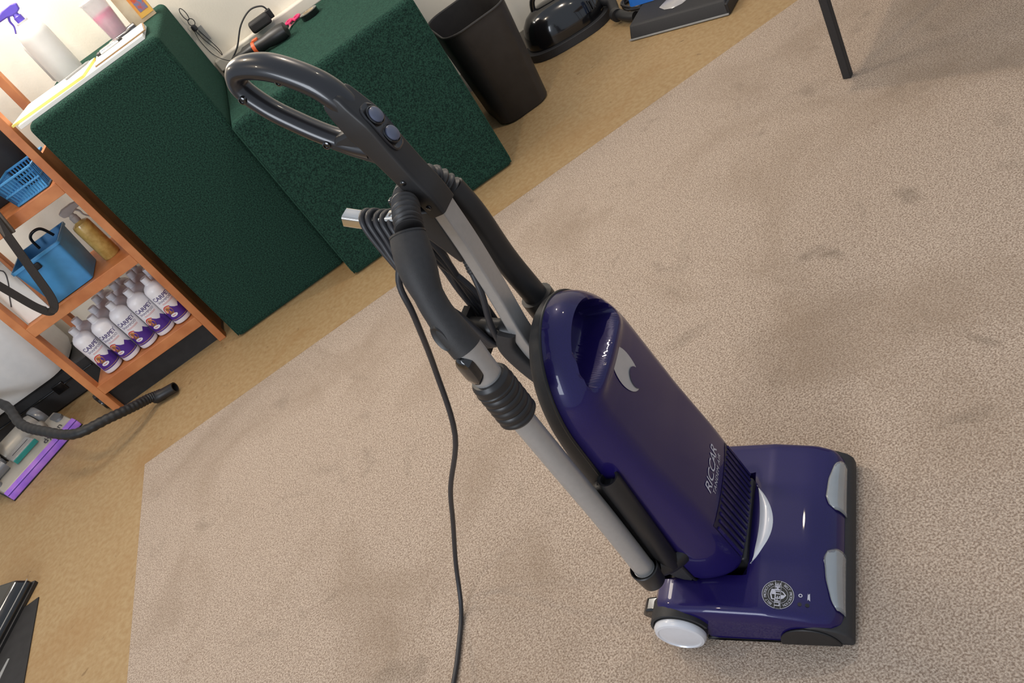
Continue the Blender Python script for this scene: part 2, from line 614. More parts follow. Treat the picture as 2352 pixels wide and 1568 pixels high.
def front_s(l, z, recess=True):
    se, fr = interp(SEAM, z), interp(FRONT, z)
    d = max(0.0, edge_dist(l, z))
    r = 0.046
    x = min(1.0, d / r)
    k = (1 - (1 - x) ** 2.3) ** (1 / 2.3)
    s = se + (fr - se) * k
    s -= 0.012 * (abs(l) / 0.13) ** 2 * k
    if recess:
        g1 = 1 - math.sqrt((l / 0.088) ** 2 + ((z - 0.618) / 0.092) ** 2)
        m = sst(0.0, 0.13, g1) * sst(0.626, 0.637, z)
        s -= 0.052 * m
        s += 0.006 * math.exp(-((z - 0.619) / 0.012) ** 2) * (1 - sst(0.06, 0.10, abs(l)))
    return s


def outline(n_top=72, n_side=26, n_bot=22):
    o = []
    for k in range(n_top + 1):
        t = PI * k / n_top
        o.append((0.128 * math.cos(t), ZC + (ZTOP - ZC) * math.sin(t)))
    for k in range(1, n_side + 1):
        z = ZC + (ZLOW + 0.03 - ZC) * k / n_side
        o.append((-bw(z), z))
    w = bw(ZLOW)
    for k in range(1, 7):
        t = PI / 2 * k / 6
        o.append((-w + 0.03 - 0.03 * math.cos(t), ZLOW + 0.03 - 0.03 * math.sin(t)))
    for k in range(1, n_bot):
        o.append((-w + 0.03 + (2 * w - 0.06) * k / n_bot, ZLOW))
    for k in range(0, 7):
        t = PI / 2 * k / 6
        o.append((w - 0.03 + 0.03 * math.sin(t), ZLOW + 0.03 - 0.03 * math.cos(t)))
    for k in range(1, n_side):
        z = ZLOW + 0.03 + (ZC - ZLOW - 0.03) * k / n_side
        o.append((bw(z), z))
    return o


def shell(fs, rings, scale=1.0):
    ol = outline()
    n = len(ol)
    vv, ff = [], []
    for q in rings:
        for l, z in ol:
            c_ = (0.0, max(0.24, min(ZC, z)))
            l2, z2 = l + (c_[0] - l) * q, z + (c_[1] - z) * q
            vv.append((fs(l2, z2), l2 * scale, z2))
    for i in range(len(rings) - 1):
        for k in range(n):
            k2 = (k + 1) % n
            ff.append((i * n + k, i * n + k2, (i + 1) * n + k2, (i + 1) * n + k))
    return vv, ff


rings = [0, 0.004, 0.012, 0.025, 0.04, 0.06, 0.085, 0.11, 0.14, 0.17, 0.2, 0.23, 0.26] + [0.28 + 0.0138 * i for i in range(53)]
rings[-1] = 1.0
vv, ff = shell(lambda l, z: front_s(l, z), rings)
cover = mk('body_cover', V(vv), ff, 'purple', vac, merge=0.0004, angle=50)


def back_s(l, z):
    se = interp(SEAM, z)
    d = max(0.0, edge_dist(l, z))
    x = min(1.0, d / 0.05)
    k = (1 - (1 - x) ** 2.2) ** (1 / 2.2)
    return se - 0.001 - interp([(0.1, 0.075), (0.45, 0.06), (0.6, 0.045), (0.75, 0.04)], z) * k


vv, ff = shell(back_s, [0, 0.01, 0.03, 0.06, 0.1, 0.15, 0.2, 0.26, 0.33, 0.42, 0.55, 0.7, 0.85, 1.0], 1.03)
mk('back_shell', V(vv), ff, 'black_matte', vac, merge=0.0004, angle=50)
# seam gasket ring
ol = outline()
vbuild(MB().tube([(interp(SEAM, z) - 0.0015, l * 1.012, z) for l, z in ol], 0.0028, 8, closed=True), 'seam_gasket', 'black_plastic')

# emblem on the cover
def on_body(uv, faces, l0, z0, off=0.001):
    return [(front_s(l0 + u, z0 + v, False) + off, l0 + u, z0 + v) for u, v in uv], faces


ev, ef = [], []
R_, N_ = 6, 40
for i in range(R_ + 1):
    for k in range(N_):
        t = 2 * PI * k / N_
        q = max(i / R_, 0.001)
        ev.append((0.030 * q * math.cos(t), 0.045 * q * math.sin(t)))
for i in range(R_):
    for k in range(N_):
        k2 = (k + 1) % N_
        ef.append((i * N_ + k, i * N_ + k2, (i + 1) * N_ + k2, (i + 1) * N_ + k))
v, f = on_body(ev, ef, 0.0, 0.575, 0.0012)
emb = mk('emblem', V(v), f, 'silver_paint', cover)
ev2 = [(x * 0.58 + 0.0060, y * 0.44 - 0.0290) for x, y in ev]
v, f = on_body(ev2, ef, 0.0, 0.575, 0.0026)
mk('emblem_button', V(v), f, 'purple', cover)
# lettering
lt = MB().add(*on_body(*text2d('RICCAR', 0.0300, shear=0.25, space=0.88), 0.0, 0.292))
mk('brand_lettering', V(lt.v), lt.f, 'print_light', cover)
lt = MB().add(*on_body(*text2d('TANDEM AIR', 0.0130, shear=0.2, space=1.15), 0.002, 0.2725))
mk('model_lettering', V(lt.v), lt.f, 'print_light', cover)
# louvred vent
pv, pf = [], []
nz, nl = 10, 16
for i in range(nz + 1):
    for k in range(nl + 1):
        z = 0.145 + 0.106 * i / nz
        l = -0.090 + 0.178 * k / nl
        pv.append((front_s(l, z, False) + 0.0008, l, z))
for i in range(nz):
    for k in range(nl):
        a = i * (nl + 1) + k
        pf.append((a, a + 1, a + nl + 2, a + nl + 1))
vent = mk('vent_panel', V(pv), pf, 'purple_dark', cover)
for k in range(14):
    l = -0.086 + 0.0131 * k
    top = 0.249 - 0.00008 * (k - 7) ** 2 * 3
    pts = [(front_s(l, 0.148 + (top - 0.148) * i / 8, False) + 0.0012, l, 0.148 + (top - 0.148) * i / 8) for i in range(9)]
    vbuild(MB().tube(pts, 0.0032, 6), 'vent_slat', 'purple', cover)

# side channel, dock and cup for the wand
b = MB().lathe([(0.012, 0.44), (0.013, 0.475), (0.0175, 0.477), (0.019, 0.47), (0.019, 0.21), (0.012, 0.20)], 24, T4((-0.266, -0.136, 0)))
vbuild(b, 'tool_channel', 'black_plastic')
b = MB().box(-0.302, -0.258, -0.150, -0.08, 0.20, 0.462)
vbuild(b, 'channel_bracket', 'black_plastic', bevel=0.01)
b = MB().lathe([(0.001, 0.196), (0.016, 0.198), (0.022, 0.206), (0.026, 0.25), (0.0245, 0.252), (0.021, 0.235), (0.002, 0.232)], 28, T4((-0.294, -0.168, 0)))
b.tube(spline([(-0.28, -0.155, 0.225), (-0.262, -0.14, 0.212), (-0.245, -0.118, 0.206), (-0.235, -0.09, 0.206)], 5), 0.016, 12, ell=(1.25, 0.8))
vbuild(b, 'wand_cup', 'black_plastic')

# --- wand
lower = [(-0.294, -0.168, 0.236), (-0.295, -0.168, 0.41), (-0.300, -0.168, 0.56), (-0.304, -0.168, 0.70)]
wand = vbuild(MB().tube(spline(lower, 6), 0.0186, 28), 'wand_tube', 'alu')
vbuild(MB().tube([(-0.294, -0.168, 0.247), (-0.294, -0.168, 0.249)], 0.0192, 28), 'wand_ring', 'alu', wand)
gp, gr = [], []
for i in range(61):
    t = i / 60
    z = 0.686 + 0.090 * t
    gp.append((-0.3035 - 0.001 * t, -0.168, z))
    base = 0.0305 if 0.05 < t < 0.93 else 0.0305 * (0.88 + 0.12 * min(t / 0.05, (1 - t) / 0.07, 1))
    rib = 0.0024 * abs(math.sin(PI * (t * 7.0))) ** 0.7 if 0.06 < t < 0.80 else 0.0012
    gr.append(base - 0.0024 + rib)
vbuild(MB().tube(gp, gr, 32), 'ribbed_grip', 'black_plastic', wand)
vbuild(MB().tube([(-0.3045, -0.168, 0.772), (-0.304, -0.167, 0.842)], 0.0215, 28), 'wand_upper_tube', 'alu', wand)
# slide button on the upper tube (facing the near side / camera)
bv = MB()
for i in range(1):
    ring0, F = [], []
    cen = Vector((-0.306, -0.188, 0.812))
    nn, up_ = Vector((-0.25, -0.97, 0)).normalized(), Vector((0, 0, 1))
    sd_ = up_.cross(nn)
    prof = [(1.0, -0.006), (1.0, 0.003), (0.9, 0.0055), (0.5, 0.007), (0.02, 0.0072)]
    vv, ff = [], []
    for q, h in prof:
        for k in range(32):
            t = 2 * PI * k / 32
            cx, sx = math.cos(t), math.sin(t)
            e = (abs(cx) ** 3 + abs(sx) ** 3) ** (-1 / 3)
            vv.append(cen + sd_ * (0.0135 * q * cx * e) + up_ * (0.027 * q * sx * (1 if q < 0.99 else 1)) + nn * h)
    for j in range(len(prof) - 1):
        for k in range(32):
            k2 = (k + 1) % 32
            ff.append((j * 32 + k, j * 32 + k2, (j + 1) * 32 + k2, (j + 1) * 32 + k))
    bv.add(vv, ff)
vbuild(bv, 'slide_button', 'black_gloss', wand)
# wand handle, curved, thick end
hp = spline([(-0.304, -0.167, 0.834), (-0.312, -0.160, 0.866), (-0.321, -0.148, 0.900), (-0.328, -0.130, 0.930), (-0.334, -0.108, 0.956), (-0.339, -0.086, 0.978)], 8)
hr = [interp([(0, 0.0232), (0.18, 0.0228), (0.35, 0.0205), (0.5, 0.0205), (0.66, 0.0255), (0.75, 0.0272), (0.85, 0.0268), (1, 0.0248)], i / (len(hp) - 1)) for i in range(len(hp))]
wh = vbuild(MB().tube(hp, hr, 30), 'wand_handle', 'black_matte')
vbuild(MB().tube([hp[-1] - (hp[-1] - hp[-2]) * 0.3, hp[-1] + (hp[-1] - hp[-2]) * 0.9], [0.0256, 0.0252], 30), 'handle_collar', 'black_plastic', wh)
# oval air-bleed slider on the handle's near flank
c0 = Vector((-0.318, -0.172, 0.868))
n0 = Vector((-0.05, -0.95, 0.25)).normalized()
ax = Vector((-0.2, 0.25, 0.95)).normalized()
ax = (ax - n0 * ax.dot(n0)).normalized()
sx_ = ax.cross(n0)
vv, ff = [], []
for q, h in ((1.0, -0.008), (1.0, 0.0075), (0.85, 0.010), (0.6, 0.0085), (0.02, 0.0085)):
    for k in range(28):
        t = 2 * PI * k / 28
        vv.append(c0 + sx_ * (0.012 * q * math.cos(t)) + ax * (0.022 * q * math.sin(t)) + n0 * h)
for j in range(4):
    for k in range(28):
        k2 = (k + 1) % 28
        ff.append((j * 28 + k, j * 28 + k2, (j + 1) * 28 + k2, (j + 1) * 28 + k))
vbuild(MB().add(vv, ff), 'air_slider', 'black_plastic', wh)

# ribbed hose looping behind the stem and down the far side
hz = spline([(-0.339, -0.076, 0.980), (-0.350, -0.048, 0.990), (-0.364, -0.012, 0.992), (-0.370, 0.030, 0.986), (-0.362, 0.060, 0.970), (-0.352, 0.070, 0.935)], 26)
hzr = [0.0180 + 0.0024 * math.sin(2 * PI * i / 6.5) for i in range(len(hz))]
hose = vbuild(MB().tube(hz, hzr, 22), 'ribbed_hose', 'hose_grey')
hz2 = spline([(-0.352, 0.070, 0.940), (-0.345, 0.071, 0.886), (-0.344, 0.071, 0.794), (-0.335, 0.070, 0.712), (-0.330, 0.070, 0.655)], 8)
vbuild(MB().tube(hz2, 0.0205, 22), 'hose_sleeve', 'black_plastic', hose)
vbuild(MB().tube(spline([(-0.333, 0.070, 0.705), (-0.330, 0.070, 0.66), (-0.322, 0.068, 0.62), (-0.30, 0.06, 0.595)], 6), 0.028, 24), 'hose_elbow', 'black_plastic', hose)

# --- handle tube, stem and loop
tb = spline([(-0.3295, 0, 0.968), (-0.3297, 0, 0.95), (-0.331, 0, 0.88), (-0.337, 0, 0.79), (-0.345, 0, 0.70), (-0.343, 0, 0.64), (-0.335, 0, 0.58)], 6)


def rsec(path, wx, wy, rr, ref=(0, 1, 0), n=5):
    """rounded-rectangle sweep; wy along y (lateral) half width, wx half depth"""
    mb = MB()
    P = [Vector(p) for p in path]
    sec = []
    for cx, cy, a0 in ((1, 1, 0), (-1, 1, 90), (-1, -1, 180), (1, -1, 270)):
        for k in range(n):
            t = math.radians(a0 + 90 * k / (n - 1))
            sec.append((cx, cy, math.cos(t), math.sin(t)))
    v, f = [], []
    for i, p in enumerate(P):
        t = (P[min(i + 1, len(P) - 1)] - P[max(i - 1, 0)]).normalized()
        lat = Vector(ref)
        lat = (lat - t * lat.dot(t)).normalized()
        fwd = lat.cross(t)
        if fwd.x < 0:
            fwd = -fwd
        x_ = wx[i] if isinstance(wx, list) else wx
        y_ = wy[i] if isinstance(wy, list) else wy
        r = min(rr, x_ * 0.98, y_ * 0.98)
        for cx, cy, ca, sa in sec:
            v.append(p + fwd * (cx * (x_ - r) + ca * r) + lat * (cy * (y_ - r) + sa * r))
    m = len(sec)
    for i in range(len(P) - 1):
        for k in range(m):
            k2 = (k + 1) % m
            f.append((i * m + k, i * m + k2, (i + 1) * m + k2, (i + 1) * m + k))
    f.append(tuple(range(m)))
    f.append(tuple((len(P) - 1) * m + k for k in range(m)))
    return mb.add(v, f)


vbuild(rsec(tb, 0.0105, 0.0185, 0.004), 'handle_tube', 'alu', angle=55)
stem = spline([(-0.330, 0, 0.955), (-0.3335, 0, 0.985), (-0.3415, 0, 1.02), (-0.349, 0, 1.06), (-0.356, 0, 1.10), (-0.365, 0, 1.134), (-0.370, 0, 1.158)], 6)
sx = [interp([(0, 0.0135), (0.25, 0.0155), (0.5, 0.018), (0.7, 0.021), (0.84, 0.0185), (0.95, 0.0165), (1.0, 0.014)], i / (len(stem) - 1)) for i in range(len(stem))]
sy = [interp([(0, 0.0225), (0.72, 0.0225), (0.86, 0.0212), (1.0, 0.0185)], i / (len(stem) - 1)) for i in range(len(stem))]
stm = vbuild(rsec(stem, sx, sy, 0.0055), 'handle_stem', 'black_plastic', angle=55)
loop = spline([(-0.364, 0, 1.126), (-0.367, 0, 1.150), (-0.385, 0, 1.183), (-0.424, 0, 1.219), (-0.459, 0, 1.235), (-0.483, 0, 1.235), (-0.494, 0, 1.215),
               (-0.477, 0, 1.177), (-0.450, 0, 1.142), (-0.422, 0, 1.112), (-0.395, 0, 1.090), (-0.370, 0, 1.075)], 8)
lr = [interp([(0, 0.018), (0.12, 0.0190), (0.3, 0.0185), (0.4, 0.0165), (0.5, 0.0145), (0.62, 0.0140), (0.85, 0.0145), (0.95, 0.017), (1, 0.018)], i / (len(loop) - 1)) for i in range(len(loop))]
lp = vbuild(MB().tube(loop, lr, 20, ell=(1.12, 0.92), ref=(0, 1, 0)), 'loop_grip', 'gunmetal')
# web between loop and stem, and the loop's screws
b = MB().prism([(-0.424, 1.100), (-0.400, 1.078), (-0.368, 1.052), (-0.352, 1.015), (-0.338, 1.05), (-0.350, 1.12), (-0.372, 1.122), (-0.380, 1.112), (-0.402, 1.110)], -0.0165, 0.0165, 'y')
vbuild(b, 'loop_web', 'black_plastic', lp, bevel=0.006)
SCR = ((-0.418, 1.207), (-0.490, 1.205), (-0.366, 1.132), (-0.419, 1.106))
for s, z in SCR:
    b = MB().lathe([(0.0058, -0.004), (0.0058, 0.002), (0.004, 0.0028), (0.0035, 0.0012), (0.0005, 0.0012)], 16, T4((s, -0.0165, z), (PI / 2, 0, 0)))
    vbuild(b, 'screw', 'black_gloss', lp)
for s, z in ((-0.345, 1.02), (-0.334, 0.972)):
    b = MB().lathe([(0.0042, -0.004), (0.0042, 0.001), (0.003, 0.002), (0.0005, 0.0022)], 16, T4((s, -0.0225, z), (PI / 2, 0, 0)))
    vbuild(b, 'screw', 'black_gloss', stm)


# switch pad with two buttons on the stem's front face
def stem_front(z):
    for i in range(len(stem) - 1):
        a, c_ = stem[i], stem[i + 1]
        if a.z <= z <= c_.z:
            t = (z - a.z) / (c_.z - a.z)
            return (a.x + (c_.x - a.x) * t) + sx[i] * 1.03
    return stem[-1].x + sx[-1]


vv, ff = [], []
for j, (q, h) in enumerate(((1.0, -0.003), (1.0, 0.002), (0.93, 0.0032), (0.86, 0.002), (0.02, 0.0018))):
    for k in range(40):
        t = 2 * PI * k / 40
        cx, sn = math.cos(t), math.sin(t)
        e = (abs(cx) ** 3.4 + abs(sn) ** 3.4) ** (-1 / 3.4)
        y = 0.0165 * q * cx * e
        z = 1.096 + 0.036 * q * sn * e
        vv.append((stem_front(z) + h, y, z))
for j in range(4):
    for k in range(40):
        k2 = (k + 1) % 40
        ff.append((j * 40 + k, j * 40 + k2, (j + 1) * 40 + k2, (j + 1) * 40 + k))
pad = vbuild(MB().add(vv, ff), 'switch_pad', 'gunmetal', stm)
for z in (1.112, 1.081):
    n_ = Vector((0.94, 0, 0.34)).normalized()
    b = MB().lathe([(0.0138, -0.002), (0.0138, 0.004), (0.0125, 0.0048), (0.0115, 0.0035), (0.0105, 0.0035)], 26, Matrix.Translation(Vector((stem_front(z), 0, z))) @ n_.to_track_quat('Z', 'Y').to_matrix().to_4x4(), cap=False)
    vbuild(b, 'button_ring', 'black_gloss', stm)
    b = MB().lathe([(0.0108, -0.002), (0.0108, 0.007), (0.009, 0.0085), (0.0004, 0.0088)], 26, Matrix.Translation(Vector((stem_front(z), 0, z))) @ n_.to_track_quat('Z', 'Y').to_matrix().to_4x4())
    vbuild(b, 'push_button', 'button', stm)

# housing under the tube, cord hooks, lower arm
b = MB().prism([(-0.335, 0.965), (-0.340, 0.866), (-0.352, 0.862), (-0.376, 0.918), (-0.384, 0.955), (-0.372, 0.972)], -0.017, 0.017, 'y')
hs = vbuild(b, 'cord_housing', 'black_plastic', bevel=0.006)
b = rsec(spline([(-0.37, 0, 0.946), (-0.41, 0, 0.956), (-0.455, 0, 0.967), (-0.493, 0, 0.985)], 5), 0.010, 0.012, 0.004)
vbuild(b, 'upper_cord_hook', 'chrome', hs, angle=45)
b = MB().prism([(-0.402, 0.972), (-0.398, 0.996), (-0.386, 0.992), (-0.384, 0.965)], -0.012, 0.0, 'y')
vbuild(b, 'plug_clip', 'black_gloss', hs, bevel=0.003)
# ribbed strain relief
sr = [(-0.343 - 0.008 * i / 24, -0.006, 0.872 - 0.036 * i / 24) for i in range(25)]
vbuild(MB().tube(sr, [0.0058 + 0.0022 * (0.5 + 0.5 * math.sin(i * PI / 2)) for i in range(25)], 14), 'strain_relief', 'black_plastic', hs)
arm = vbuild(rsec(spline([(-0.358, -0.004, 0.716), (-0.372, -0.004, 0.688), (-0.368, -0.004, 0.650), (-0.352, -0.004, 0.60), (-0.328, -0.004, 0.55)], 6), 0.016, 0.024, 0.008), 'lower_arm', 'black_matte')
b = MB().tube(spline([(-0.352, -0.004, 0.706), (-0.38, -0.004, 0.716), (-0.425, -0.004, 0.732)], 4), 0.0165, 18)
b.prism([(-0.418, 0.752), (-0.428, 0.756), (-0.436, 0.712), (-0.428, 0.668), (-0.416, 0.67), (-0.422, 0.712)], -0.02, 0.02, 'y')
vbuild(b, 'lower_cord_hook', 'black_plastic', arm)

# --- power cord: wound between the hooks, then hanging down and away over the carpet
cp_ = [(-0.3515, -0.006, 0.838), (-0.352, -0.018, 0.80), (-0.368, -0.024, 0.745), (-0.380, -0.018, 0.698), (-0.384, 0.004, 0.690)]
NL = 8
for i in range(NL):
    a = i / (NL - 1)
    top = -0.458 + 0.048 * a + 0.004 * math.sin(i * 2.1)
    bot = -0.388 - 0.030 * ((i * 0.37) % 1.0)
    wob = 0.006 * math.sin(i * 1.7)
    cp_ += [(bot - 0.006, 0.022 + 0.004 * (i % 2), 0.712), (bot - 0.014 + wob, 0.030, 0.78), ((top + bot) / 2 - 0.004, 0.030 + 0.004 * (i % 3), 0.85), (top + 0.006, 0.020, 0.945), (top, 0.010, 0.9775 - 0.02 * a),
            (top - 0.002, -0.010, 0.9785 - 0.02 * a), (top + 0.002, -0.021, 0.945 - 0.01 * a)]
    if i < NL - 1:
        bot2 = -0.388 - 0.030 * (((i + 1) * 0.37) % 1.0)
        cp_ += [((top + bot2) / 2 - 0.010 + wob, -0.032 - 0.004 * (i % 3), 0.86), (bot2 - 0.012, -0.030, 0.78), (bot2, -0.022, 0.705), (bot2, 0.0, 0.686)]


def w2v(x, y, z):
    a = math.radians(-38.5)
    dx, dy = x - 0.2585, y - 0.868
    return (dx * math.cos(a) + dy * math.sin(a), -dx * math.sin(a) + dy * math.cos(a), z)


tail = [(-0.440, -0.050, 0.885), (-0.452, -0.060, 0.82)] + [w2v(*p) for p in (
    (-0.169, 1.159, 0.68), (-0.222, 1.186, 0.52), (-0.313, 1.259, 0.36), (-0.371, 1.301, 0.24), (-0.440, 1.322, 0.11), (-0.492, 1.282, 0.026), (-0.532, 1.197, 0.0186), (-0.562, 1.138, 0.0186),
    (-0.63, 1.02, 0.0186), (-0.72, 0.90, 0.0186), (-0.80, 0.70, 0.0186))]
vbuild(MB().tube(spline(cp_ + tail, 6), 0.0052, 10), 'power_cord', 'cord')

# ================= surroundings
M['paper'] = mat('paper', (240, 238, 232), 0.8, scale=30, var=0.04)
M['paper_yellow'] = mat('paper_yellow', (240, 224, 120), 0.8, scale=30, var=0.05)
M['card'] = mat('card', (150, 120, 84), 0.8, scale=40, var=0.15)
M['white_plastic'] = mat('white_plastic', (226, 226, 224), 0.45, scale=30, var=0.04)
M['white_label'] = mat('white_label', (232, 230, 234), 0.35, scale=60, var=0.03)
M['cap_white'] = mat('cap_white', (222, 222, 226), 0.4, scale=60, var=0.04)
M['label_purple'] = mat('label_purple', (78, 42, 140), 0.4, scale=60, var=0.1)
M['label_red'] = mat('label_red', (206, 70, 52), 0.4, scale=60, var=0.1)
M['label_orange'] = mat('label_orange', (232, 150, 84), 0.4, scale=60, rgb2=(120, 78, 60))
M['blue_plastic'] = mat('blue_plastic', (72, 150, 208), 0.4, scale=20, var=0.12)
M['blue_dark'] = mat('blue_dark', (40, 84, 140), 0.45, scale=20, var=0.12)
M['amber'] = mat('amber', (206, 176, 104), 0.25, scale=40, rgb2=(180, 148, 80), coat=0.3)
M['clear'] = mat('clear', (214, 214, 216), 0.12, scale=30, var=0.06, alpha=0.38)
M['clear_pump'] = mat('clear_pump', (176, 172, 170), 0.25, scale=30, var=0.08, alpha=0.75)
M['webbing'] = mat('webbing', (50, 44, 40), 0.8, scale=300, var=0.3)
M['buckle'] = mat('buckle', (92, 84, 76), 0.5, scale=60, var=0.15)
M['dark_bag'] = mat('dark_bag', (24, 24, 28), 0.7, scale=30, var=0.3)
M['pump_violet'] = mat('pump_violet', (96, 78, 196), 0.4, scale=40, var=0.08)
M['frosted'] = mat('frosted', (232, 232, 230), 0.4, scale=20, var=0.04, trans=0.25)
M['pink'] = mat('pink', (232, 70, 140), 0.3, scale=30, var=0.12, coat=0.3)
M['scissor_pink'] = mat('scissor_pink', (228, 56, 116), 0.4, scale=60, var=0.08)
M['orange'] = mat('orange', (226, 96, 44), 0.45, scale=60, var=0.1)
M['carton'] = mat('carton', (216, 198, 168), 0.7, scale=16, rgb2=(196, 172, 140))
M['carton_print'] = mat('carton_print', (226, 140, 60), 0.6, scale=14, rgb2=(236, 186, 90))
M['print_mix'] = mat('print_mix', (200, 84, 50), 0.6, scale=60, rgb2=(90, 130, 170))
M['bin_black'] = mat('bin_black', (46, 43, 42), 0.5, scale=24, var=0.18, bump=0.0003, bscale=200)
M['grey_shell'] = mat('grey_shell', (176, 170, 160), 0.38, metal=0.25, scale=30, var=0.06)
M['grey_mid'] = mat('grey_mid', (124, 126, 130), 0.3, metal=0.3, coat=0.3, scale=40, var=0.08)
M['bumper_violet'] = mat('bumper_violet', (176, 122, 216), 0.4, scale=20, rgb2=(150, 100, 214))
M['teal'] = mat('teal', (44, 140, 132), 0.4, scale=40, var=0.1)
M['ink'] = mat('ink', (60, 58, 62), 0.5, scale=40, var=0.1)
M['ink_purple'] = mat('ink_purple', (76, 62, 120), 0.5, scale=40, var=0.1)
M['table_top'] = mat('table_top', (176, 150, 118), 0.5, scale=10, var=0.15)
M['white_cord'] = mat('white_cord', (214, 206, 190), 0.5, scale=40, var=0.06)
M['strip_grey'] = mat('strip_grey', (150, 150, 148), 0.4, scale=40, var=0.1)


def bx(name, m, x0, x1, y0, y1, z0, z1, parent=None, bevel=0.0, seg=3, **kw):
    return MB().box(x0, x1, y0, y1, z0, z1).build(name, m, parent, bevel=bevel, seg=seg, **kw)


# ---- green carpeted display plinths
def plinth(x0, x1, y0, y1, h, label):
    t = thing('display_plinth', label, 'plinth', ((x0 + x1) / 2, (y0 + y1) / 2, 0))
    w, d = (x1 - x0) / 2, (y1 - y0) / 2
    o = bx('carpet_cover', 'green_carpet', -w, w, -d, d, 0.0, h, t, bevel=0.026, seg=5)
    vx = w - 0.0005
    # stitched corner seams
    for sx2 in (-1, 1):
        MB().tube([(sx2 * (w - 0.0072), -d + 0.0072, 0.012), (sx2 * (w - 0.0072), -d + 0.0072, h - 0.03)], 0.0022, 6).build('corner_seam', 'green_carpet', t)
    return t


plinth(-1.030, -0.470, 3.245, 4.045, 1.106, 'tall plinth wrapped in dark green carpet, papers and bottles on its top')
plinth(-0.456, 0.338, 3.080, 4.010, 0.755, 'low wide plinth wrapped in dark green carpet, in front of the white wall')

# ---- waste bin
t = thing('waste_bin', 'tall black plastic waste bin beside the low green plinth', 'bin', (0.545, 3.585, 0))


def rrect(w, d, r, n=6):
    out = []
    for cx, cy, a0 in ((1, 1, 0), (-1, 1, 90), (-1, -1, 180), (1, -1, 270)):
        for k in range(n + 1):
            a = math.radians(a0 + 90 * k / n)
            out.append((cx * (w - r) + r * math.cos(a), cy * (d - r) + r * math.sin(a)))
    return out


def loft(secs, cap0=True, cap1=True):
    n = len(secs[0])
    v, f = [], []
    for s_ in secs:
        v += s_
    for i in range(len(secs) - 1):
        for k in range(n):
            k2 = (k + 1) % n
            f.append((i * n + k, i * n + k2, (i + 1) * n + k2, (i + 1) * n + k))
    if cap0:
        f.append(tuple(range(n)))
    if cap1:
        f.append(tuple((len(secs) - 1) * n + k for k in range(n)))
    return MB().add(v, f)


def sec(w, d, r, z, cx=0, cy=0):
    return [(x + cx, y + cy, z) for x, y in rrect(w, d, r)]


loft([sec(0.115, 0.165, 0.07, 0.0), sec(0.124, 0.174, 0.075, 0.010), sec(0.150, 0.205, 0.085, 0.462), sec(0.146, 0.201, 0.083, 0.462), sec(0.118, 0.168, 0.07, 0.02)], True, True).build('bin_body', 'bin_black', t)
ring = [(x, y, 0.462) for x, y in rrect(0.151, 0.206, 0.086, 8)]
MB().tube(ring, 0.0055, 8, closed=True).build('rolled_rim', 'bin_black', t)

# ---- table whose black leg stands on the carpet
t = thing('side_table', 'small table on square black legs standing on the carpet by the frame edge', 'table', (1.262, 2.172, 0.012), math.radians(36))
TH = 0.72
for (lx, ly) in ((0, 0), (0.95, 0.0), (0.95, -0.62), (0, -0.62)):
    b = MB()
    q = 0.0125
    b.add([(lx - q, ly - q, 0), (lx + q, ly - q, 0), (lx + q, ly + q, 0), (lx - q, ly + q, 0)] +
          [(lx + a - 0.018, ly + c_ + 0.0, TH - 0.03) for a, c_ in ((-q, -q), (q, -q), (q, q), (-q, q))],
          [(3, 2, 1, 0), (4, 5, 6, 7), (0, 1, 5, 4), (1, 2, 6, 5), (2, 3, 7, 6), (3, 0, 4, 7)])
    b.build('leg', 'black_matte', t, bevel=0.003)
bx('table_top', 'table_top', -0.05, 1.0, -0.69, 0.06, TH - 0.03, TH, t, bevel=0.004)

# ---- shelf unit
sh_t = thing('shelf_unit', 'orange-brown wooden shelf unit left of the tall green plinth', 'shelf', (-1.39, 3.53, 0))
X0, X1, Y0, Y1 = -0.29, 0.295, -0.19, 0.21
for px_ in ((X0, X0 + 0.034), (X1 - 0.034, X1)):
    for py_ in ((Y0, Y0 + 0.045), (Y1 - 0.04, Y1)):
        bx('post', 'wood', px_[0], px_[1], py_[0], py_[1], 0, 1.45, sh_t, bevel=0.002)
for z in (0.152, 0.520, 0.889, 1.40):
    bx('shelf_board', 'wood', X0 + 0.034, X1 - 0.034, Y0 + 0.012, Y1, z - 0.018, z, sh_t)
    bx('shelf_lip', 'wood', X0 + 0.034, X1 - 0.034, Y0, Y0 + 0.012, z - 0.044, z + 0.003, sh_t, bevel=0.0015)
bx('side_panel', 'wood', X1 - 0.026, X1 - 0.008, Y0 + 0.045, Y1 - 0.04, 0.02, 0.99, sh_t)
bx('toe_kick', 'black_toe', X0 + 0.034, X1 - 0.034, Y0 + 0.035, Y0 + 0.047, 0.0, 0.108, sh_t)

# ---- shampoo bottles
def cyl_patch(mb, R, a0, a1, z0, z1f, n=16, rows=1, zlo=None):
    v, f = [], []
    for i in range(n + 1):
        a = a0 + (a1 - a0) * i / n
        zt = z1f(i / n) if callable(z1f) else z1f
        for k in range(rows + 1):
            z = z0 + (zt - z0) * k / rows
            v.append((R * math.sin(a), -R * math.cos(a), z))
    for i in range(n):
        for k in range(rows):
            p = i * (rows + 1) + k
            f.append((p, p + rows + 1, p + rows + 2, p + 1))
    mb.add(v, f)


def cyl_text(mb, txt, size, R, z, a=0.0, **kw):
    vv, ff = text2d(txt, size, **kw)
    mb.add([(R * math.sin(a + x / R), -R * math.cos(a + x / R), z + y) for x, y in vv], ff)


